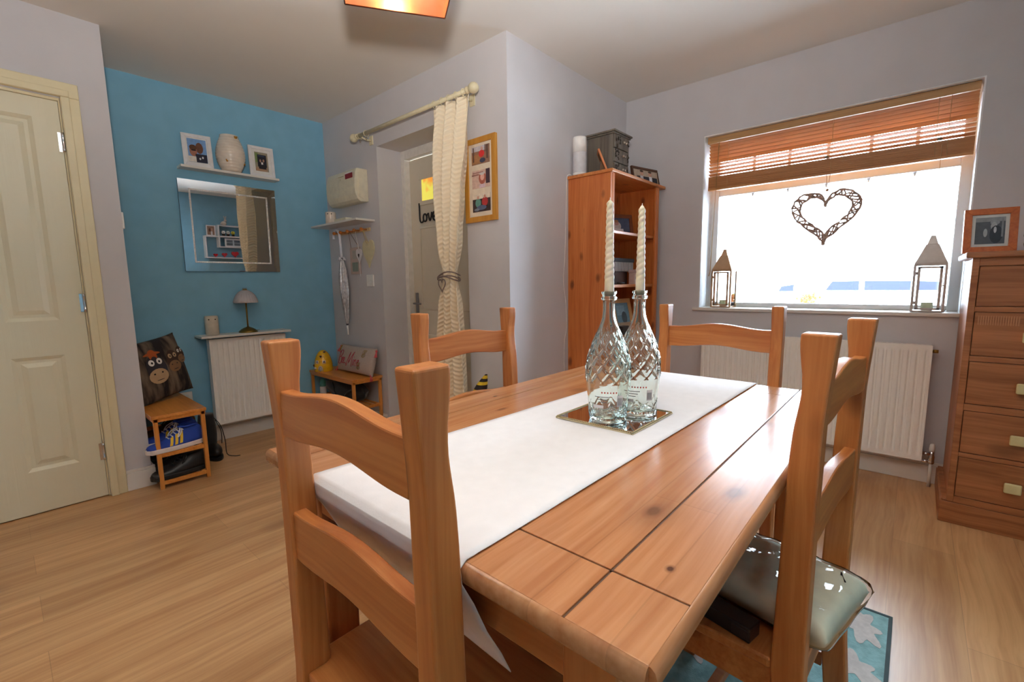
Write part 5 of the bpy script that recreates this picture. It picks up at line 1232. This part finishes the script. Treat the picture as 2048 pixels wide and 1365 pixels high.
# bottles
GL = glass('pressed_bottle_glass', (251, 254, 252))
def bottle(label, x, y, rz):
    r = thing('glass_bottle', label, 'bottle', (x, y, .7692), rz=rz)
    prof = [(.030, .004), (.040, .0), (.0425, .003), (.0435, .012), (.0445, .03), (.047, .05), (.0497, .075), (.0512, .10), (.0515, .115), (.0505, .130), (.0475, .147), (.043, .163), (.037, .180), (.031, .195), (.0255, .210), (.0205, .222), (.0165, .234), (.0145, .245), (.0138, .258), (.0137, .276), (.0142, .279), (.0172, .281), (.0178, .284), (.0172, .287), (.0150, .289), (.0150, .292), (.0168, .294), (.0174, .297), (.0168, .300)]
    sm_ = catmull([(a, b) for a, b in prof], 3)
    def ridge(t, z):
        a = 0
        if .088 < z < .222:
            k = 11; q = z*170
            e1 = abs(((t*k/(2*pi)+q/6.6) % 1)-.5); e2 = abs(((t*k/(2*pi)-q/6.6) % 1)-.5)
            fade = min(1, (z-.09)/.008, (.222-z)/.03)
            a = .0024*fade*max(max(0, 1-e1/.13), max(0, 1-e2/.13))
        elif .008 < z < .04:
            k = 9; q = z*170
            e1 = abs(((t*k/(2*pi)+q/6.6) % 1)-.5); e2 = abs(((t*k/(2*pi)-q/6.6) % 1)-.5)
            a = .0016*max(max(0, 1-e1/.12), max(0, 1-e2/.12))
        return a
    # refine the diamond bands
    P = []
    for (a0, z0_), (a1, z1_) in zip(sm_, sm_[1:]):
        n_ = max(1, int(abs(z1_-z0_)/.0016)) if z1_ < .21 else 1
        for k in range(n_): P.append((a0+(a1-a0)*k/n_, z0_+(z1_-z0_)*k/n_))
    P.append(sm_[-1]); nO = len(P)
    inn = [(max(.004, a-.0032), max(b, .010)) for a, b in sm_[::-1][::2] if b > .008]
    mb = MB(); seg = 132; rings = []
    for i, (a, z_) in enumerate(P+inn+[(.003, .0125)]):
        rings.append([mb.bm.verts.new(((a+(ridge(2*pi*k/seg, z_) if i < nO else 0))*cos(2*pi*k/seg), (a+(ridge(2*pi*k/seg, z_) if i < nO else 0))*sin(2*pi*k/seg), z_)) for k in range(seg)])
    for A, B_ in zip(rings, rings[1:]):
        for k in range(seg): f = mb.bm.faces.new((A[k], A[(k+1) % seg], B_[(k+1) % seg], B_[k])); f.smooth = True
    mb.bm.faces.new(rings[0][::-1]); mb.bm.faces.new(rings[-1])
    obj('glass_body', mb, GL, r, world=False)
    # printed back label: red dots, grey lines, barcode
    m = MB(); rr = .0510
    def lab(t0, t1, z0_, z1_, i, dr=0):
        m.mi = i; n_ = max(2, int((t1-t0)*24))
        for k in range(n_):
            a, b = t0+(t1-t0)*k/n_, t0+(t1-t0)*(k+1)/n_
            rz0 = .0478+(z0_-.04)*.05+.0008+dr; rz1 = .0478+(z1_-.04)*.05+.0008+dr
            f = m.bm.faces.new([m.bm.verts.new(q) for q in ((rz0*cos(a), rz0*sin(a), z0_), (rz0*cos(b), rz0*sin(b), z0_), (rz1*cos(b), rz1*sin(b), z1_), (rz1*cos(a), rz1*sin(a), z1_))]); f.material_index = i
    f0 = math.atan2(-y, -x)-rz    # the printed side was turned to the room
    for k in range(6): lab(f0-.30+k*.13, f0-.30+k*.13+.06, .071, .0745, 0)
    for k in range(3): lab(f0-.62+.1*k, f0+.10-.1*k, .0615-k*.006, .0632-k*.006, 1)
    lab(f0-.72, f0-.20, .036, .043, 2)
    lab(f0+.42, f0+.72, .040, .066, 2)
    for k in range(9): lab(f0+.45+k*.027, f0+.45+k*.027+.012, .043, .060, 1, .0006)
    obj('printed_label', m, [mat('label_red', (186, 60, 50), .5), mat('label_grey', (120, 122, 126), .5), mat('label_paper', (224, 222, 224), .5)], r, world=False)
    return r
bottle('front diamond-patterned clear bottle on the mirror tray, nearer the camera', .936, .528, 0)
bottle('rear diamond-patterned clear bottle on the mirror tray, further right', 1.030, .498, 1.1)
WX = mat('cream_wax', (238, 224, 200), .45); WX.node_tree.nodes['Principled BSDF'].inputs['Subsurface Weight'].default_value = .35; WX.node_tree.nodes['Principled BSDF'].inputs['Subsurface Radius'].default_value = (.02, .012, .006)
def taper(label, x, y, ln, lean, ph):
    r = thing('taper_candle', label, 'candle', (x, y, 1.058), rot=(lean[1], lean[0], 0))
    def f(u, v):
        a = 2*pi*u; z_ = -.0+ln*v; tw = 1 if v > .20 else max(0, (v-.13)/.07)
        rb = (.0112-.0042*v) if v > .06 else .0098+.0014*v/.06
        if v > .955: rb *= max(.02, 1-((v-.955)/.045)**1.6)
        rr = rb+tw*.0016*abs(sin(1.0*(a-z_*230+ph)))-.0008*tw
        return (rr*cos(a), rr*sin(a), z_)
    mb = MB().grid(f, 28, 150, closed_u=True); bmesh.ops.holes_fill(mb.bm, edges=[e for e in mb.bm.edges if e.is_boundary], sides=0)
    obj('wax', mb, WX, r, world=False)
    obj('wick', MB().tube([(0, 0, ln-.004), (.0005, 0, ln+.004)], .0008, 5), LINEN, r, world=False)
taper('cream twisted taper candle in the front bottle, the taller in view', .936, .528, .215, (R(-1.2), R(.5)), 0)
taper('cream twisted taper candle in the rear bottle, further right', 1.030, .498, .211, (R(1.0), R(-.2)), 1)

# ================================================================= CHAIRS
def make_chair(label, grp):
    """local: faces +y, back plane at y=0, floor z=0"""
    r = thing('dining_chair', label, 'chair', (0, 0, 0), rz=1e-6, group=grp)
    rear = [(1.002, -.026), (.96, -.0225), (.90, -.018), (.85, -.0150), (.70, -.013), (.42, -.012), (.25, -.018), (0, -.038)]
    front = [(0, .006), (.25, .030), (.40, .039), (.60, .035), (.74, .032), (.79, .0302), (.83, .0278), (.85, .0258), (.868, .0232), (.885, .0208), (.90, .0192), (.915, .0188), (.935, .0196), (.955, .0222), (.972, .0242), (.985, .0250), (1.002, .0245)]
    poly = [(y_, z_) for z_, y_ in rear[::-1]][::-1]
    poly = [(y_, z_) for z_, y_ in rear]+[(y_, z_) for z_, y_ in front]
    for s_ in (-1, 1): obj('leg', MB().prism(poly, s_*.1875-.0175, s_*.1875+.0175, 'YZ'), PINE_Z, r, bevel=.0042, seg=3, world=False)
    def rail(z0_, z1_, yc, rise, name):
        n_ = 24; up = []; lo = []
        for k in range(n_+1):
            x_ = -.172+.344*k/n_; t = (1-cos(2*pi*min(1, max(0, (k/n_-.06)/.88))))/2
            up.append((x_, z1_+rise*t)); lo.append((x_, z0_+rise*.85*t))
        obj(name, MB().prism(up+lo[::-1], yc-.011, yc+.011, 'XZ'), PINE_X, r, bevel=.003, world=False)
    rail(.848, .922, -.003, .015, 'top_rail')
    rail(.632, .716, .003, .012, 'lower_rail')
    m = MB().prism([(-.170, -.005), (.170, -.005), (.170, .030), (.206, .040), (.212, .374), (.205, .384), (-.205, .384), (-.212, .374), (-.206, .040), (-.170, .030)], .398, .418, 'XY')
    obj('seat', m, PINE_X, r, bevel=.004, world=False)
    for x_ in (-.188, .188): obj('leg', MB().box(x_-.020, x_+.020, .326, .366, 0, .398), PINE_Z, r, bevel=.003, world=False)
    m = MB().box(-.169, .169, .336, .354, .335, .398).box(-.170, .170, .0, .018, .335, .398).box(-.195, -.177, .030, .327, .335, .398).box(.177, .195, .030, .327, .335, .398)
    obj('seat_apron', m, PINE_X, r, bevel=.002, world=False)
    m = MB().box(-.196, -.178, .025, .327, .16, .195).box(.178, .196, .025, .327, .16, .195).box(-.18, .18, .17, .19, .165, .19)
    obj('stretcher', m, PINE_Y, r, bevel=.002, world=False)
    return r
GC = 'matching pine dining chairs round the table'
A_ = make_chair('pine chair in the near foreground at the end of the table, seen from behind', GC)
A_.location = (.2980, .577, .003); A_.rotation_euler = (0, 0, R(-90.6))
for (loc, rz, l_) in (((1.025, 1.10, .003), 177.5, 'pine chair on the far long side of the table, in front of the curtain'), ((1.670, .513, .003), 89.9, 'pine chair at the far end of the table, before the window radiator'), ((1.048, .0945, .003), -4.0, 'pine chair on the right side of the table with a wrapped parcel on its seat')):
    copy_thing(A_, loc, (0, 0, R(rz)), l_, GC)
KNOT = mat('pine_knot', (84, 40, 22), .4)
# things on the right-hand chair
pk = thing('wrapped_bedding', 'cream fabric pack in clear plastic lying on the right-hand chair seat', 'package', (1.035, .172, .4225), rz=R(-12), rot=None)
pkf = MB()
def pack(w_, d_, h_, crease):
    def f(u, v, s_):
        a, b_ = 2*u-1, 2*v-1
        e = max(0, 1-abs(a)**9)**.42*max(0, 1-abs(b_)**9)**.42
        z_ = s_*h_/2*e*(1+crease*sin(9*a+5*b_)+crease*sin(13*b_-4*a))
        x_, y_ = a*w_/2, b_*d_/2
        return Vector((x_, y_, h_/2+z_))
    return f
def packmesh(name, w_, d_, h_, crease, m_, jit=0):
    f = pack(w_, d_, h_, crease); mb = MB(); nu, nv = 46, 40; rnd = random.Random(4)
    jt = lambda: Vector((0, 0, rnd.uniform(-jit, jit)))
    F = [[mb.bm.verts.new(f(i/(nu-1), j/(nv-1), 1)+jt()) for i in range(nu)] for j in range(nv)]
    Bk = [[F[j][i] if i in (0, nu-1) or j in (0, nv-1) else mb.bm.verts.new(f(i/(nu-1), j/(nv-1), -1)) for i in range(nu)] for j in range(nv)]
    for j in range(nv-1):
        for i in range(nu-1):
            for q in ((F[j][i], F[j][i+1], F[j+1][i+1], F[j+1][i]), (Bk[j][i], Bk[j+1][i], Bk[j+1][i+1], Bk[j][i+1])): mb.bm.faces.new(q).smooth = True
    return obj(name, mb, m_, pk, world=False)
packmesh('folded_fabric', .222, .250, .068, .02, mat('cream_polyester', (228, 226, 204), .7))
packmesh('plastic_sleeve', .234, .264, .074, .05, clear('crinkled_polythene', (253, 253, 252), .07, 1.22), .0006).location.z = -.001
obj('print_mark', MB().tube([(.05, -.10, .068), (.075, -.085, .070), (.066, -.088, .070)], .0015, 5), BLACK, pk, world=False)
tag(obj('black_box', MB().box(-.020, .020, -.08, .08, 0, .030).box(-.0205, -.016, -.0805, -.045, .004, .024).xf(Matrix.Translation((.893, .258, .4215)) @ Matrix.Rotation(R(-12), 4, 'Z')), mat('black_gloss_card', (34, 30, 34), .3), None, bevel=.002), 'flat black box on the right-hand chair seat beside the wrapped pack', 'box')
# floor mat
fmx = thing('floor_mat', 'teal-blue mat with pale leaf pattern on the floor under the right-hand chair', 'mat', (1.35, .29, 0))
obj('pile', MB().box(.86, 1.795, -.012, .55, .0, .008), mat('teal_mat', (132, 172, 172), .95, noise=.18, nscale=45, bump=.6, bscale=200), fmx, bevel=.002)
obj('edging', MB().box(.852, 1.803, -.020, -.010, 0, .0095).box(.852, 1.803, .548, .558, 0, .0095).box(1.793, 1.803, -.012, .55, 0, .0095).box(.852, .862, -.012, .55, 0, .0095), mat('dark_mat_edge', (70, 84, 86), .95), fmx)
LFM = mat('pale_leaf_print', (196, 190, 184), .95, noise=.1, nscale=60)
def leaf(cx_, cy2, s_, rot):
    P = []
    for k in range(48):
        a = 2*pi*k/48; rr = s_*(.75+.20*cos(7*a)+.12*cos(2*a))
        x_, y_ = rr*cos(a), rr*.62*sin(a); P.append((cx_+x_*cos(rot)-y_*sin(rot), cy2+x_*sin(rot)+y_*cos(rot)))
    m = MB().prism(P, .0078, .0088, 'XY'); return obj('leaf_motif', m, LFM, fmx)
for q in ((1.70, .055, .10, .3), (1.50, .055, .09, .8), (1.62, .26, .10, -.4), (1.40, .24, .10, .2), (1.20, .10, .10, 1.0), (1.05, .32, .10, .1), (1.72, .43, .09, .6), (1.3, .44, .1, .9)): leaf(*q)

# bee gonk by the entry wall, mostly behind the chair
gk = thing('gnome_ornament', 'black and yellow striped gnome hat peeping over the table by the entry wall', 'ornament', (1.76, 1.84, 0))
obj('body', MB().lathe([(.07, 0), (.085, .02), (.09, .10), (.075, .20), (.045, .26)], (1.76, 1.84, 0), 28), mat('gnome_grey', (120, 116, 112), .9), gk)
obj('beard', MB().ball((1.72, 1.80, .20), .05, .05, .09), mat('white_wool', (226, 222, 214), .9), gk)
obj('nose', MB().ball((1.685, 1.785, .29), .02), mat('pink_felt', (222, 170, 160), .8), gk)
m = MB(); ax = [Vector((1.76, 1.845, .24)), Vector((1.768, 1.858, .34)), Vector((1.785, 1.855, .43)), Vector((1.80, 1.825, .52)), Vector((1.80, 1.790, .582))]
rings = []; NR = 40
for i in range(NR+1):
    t = i/NR*3.999; k = int(t); c = ax[k].lerp(ax[k+1], t-k); rr = .088*(1-i/NR)**.9+.006
    rings.append([m.bm.verts.new(c+Vector((rr*cos(2*pi*q/24), rr*sin(2*pi*q/24), 0))) for q in range(24)])
for i in range(NR):
    for q in range(24): f = m.bm.faces.new((rings[i][q], rings[i][(q+1) % 24], rings[i+1][(q+1) % 24], rings[i+1][q])); f.smooth = True; f.material_index = (i//3) % 2
m.bm.faces.new(rings[0]); f = m.bm.faces.new(rings[-1]); f.material_index = 1
obj('striped_hat', m, [mat('yellow_felt', (236, 198, 50), .85), mat('black_felt', (34, 28, 30), .85)], gk)
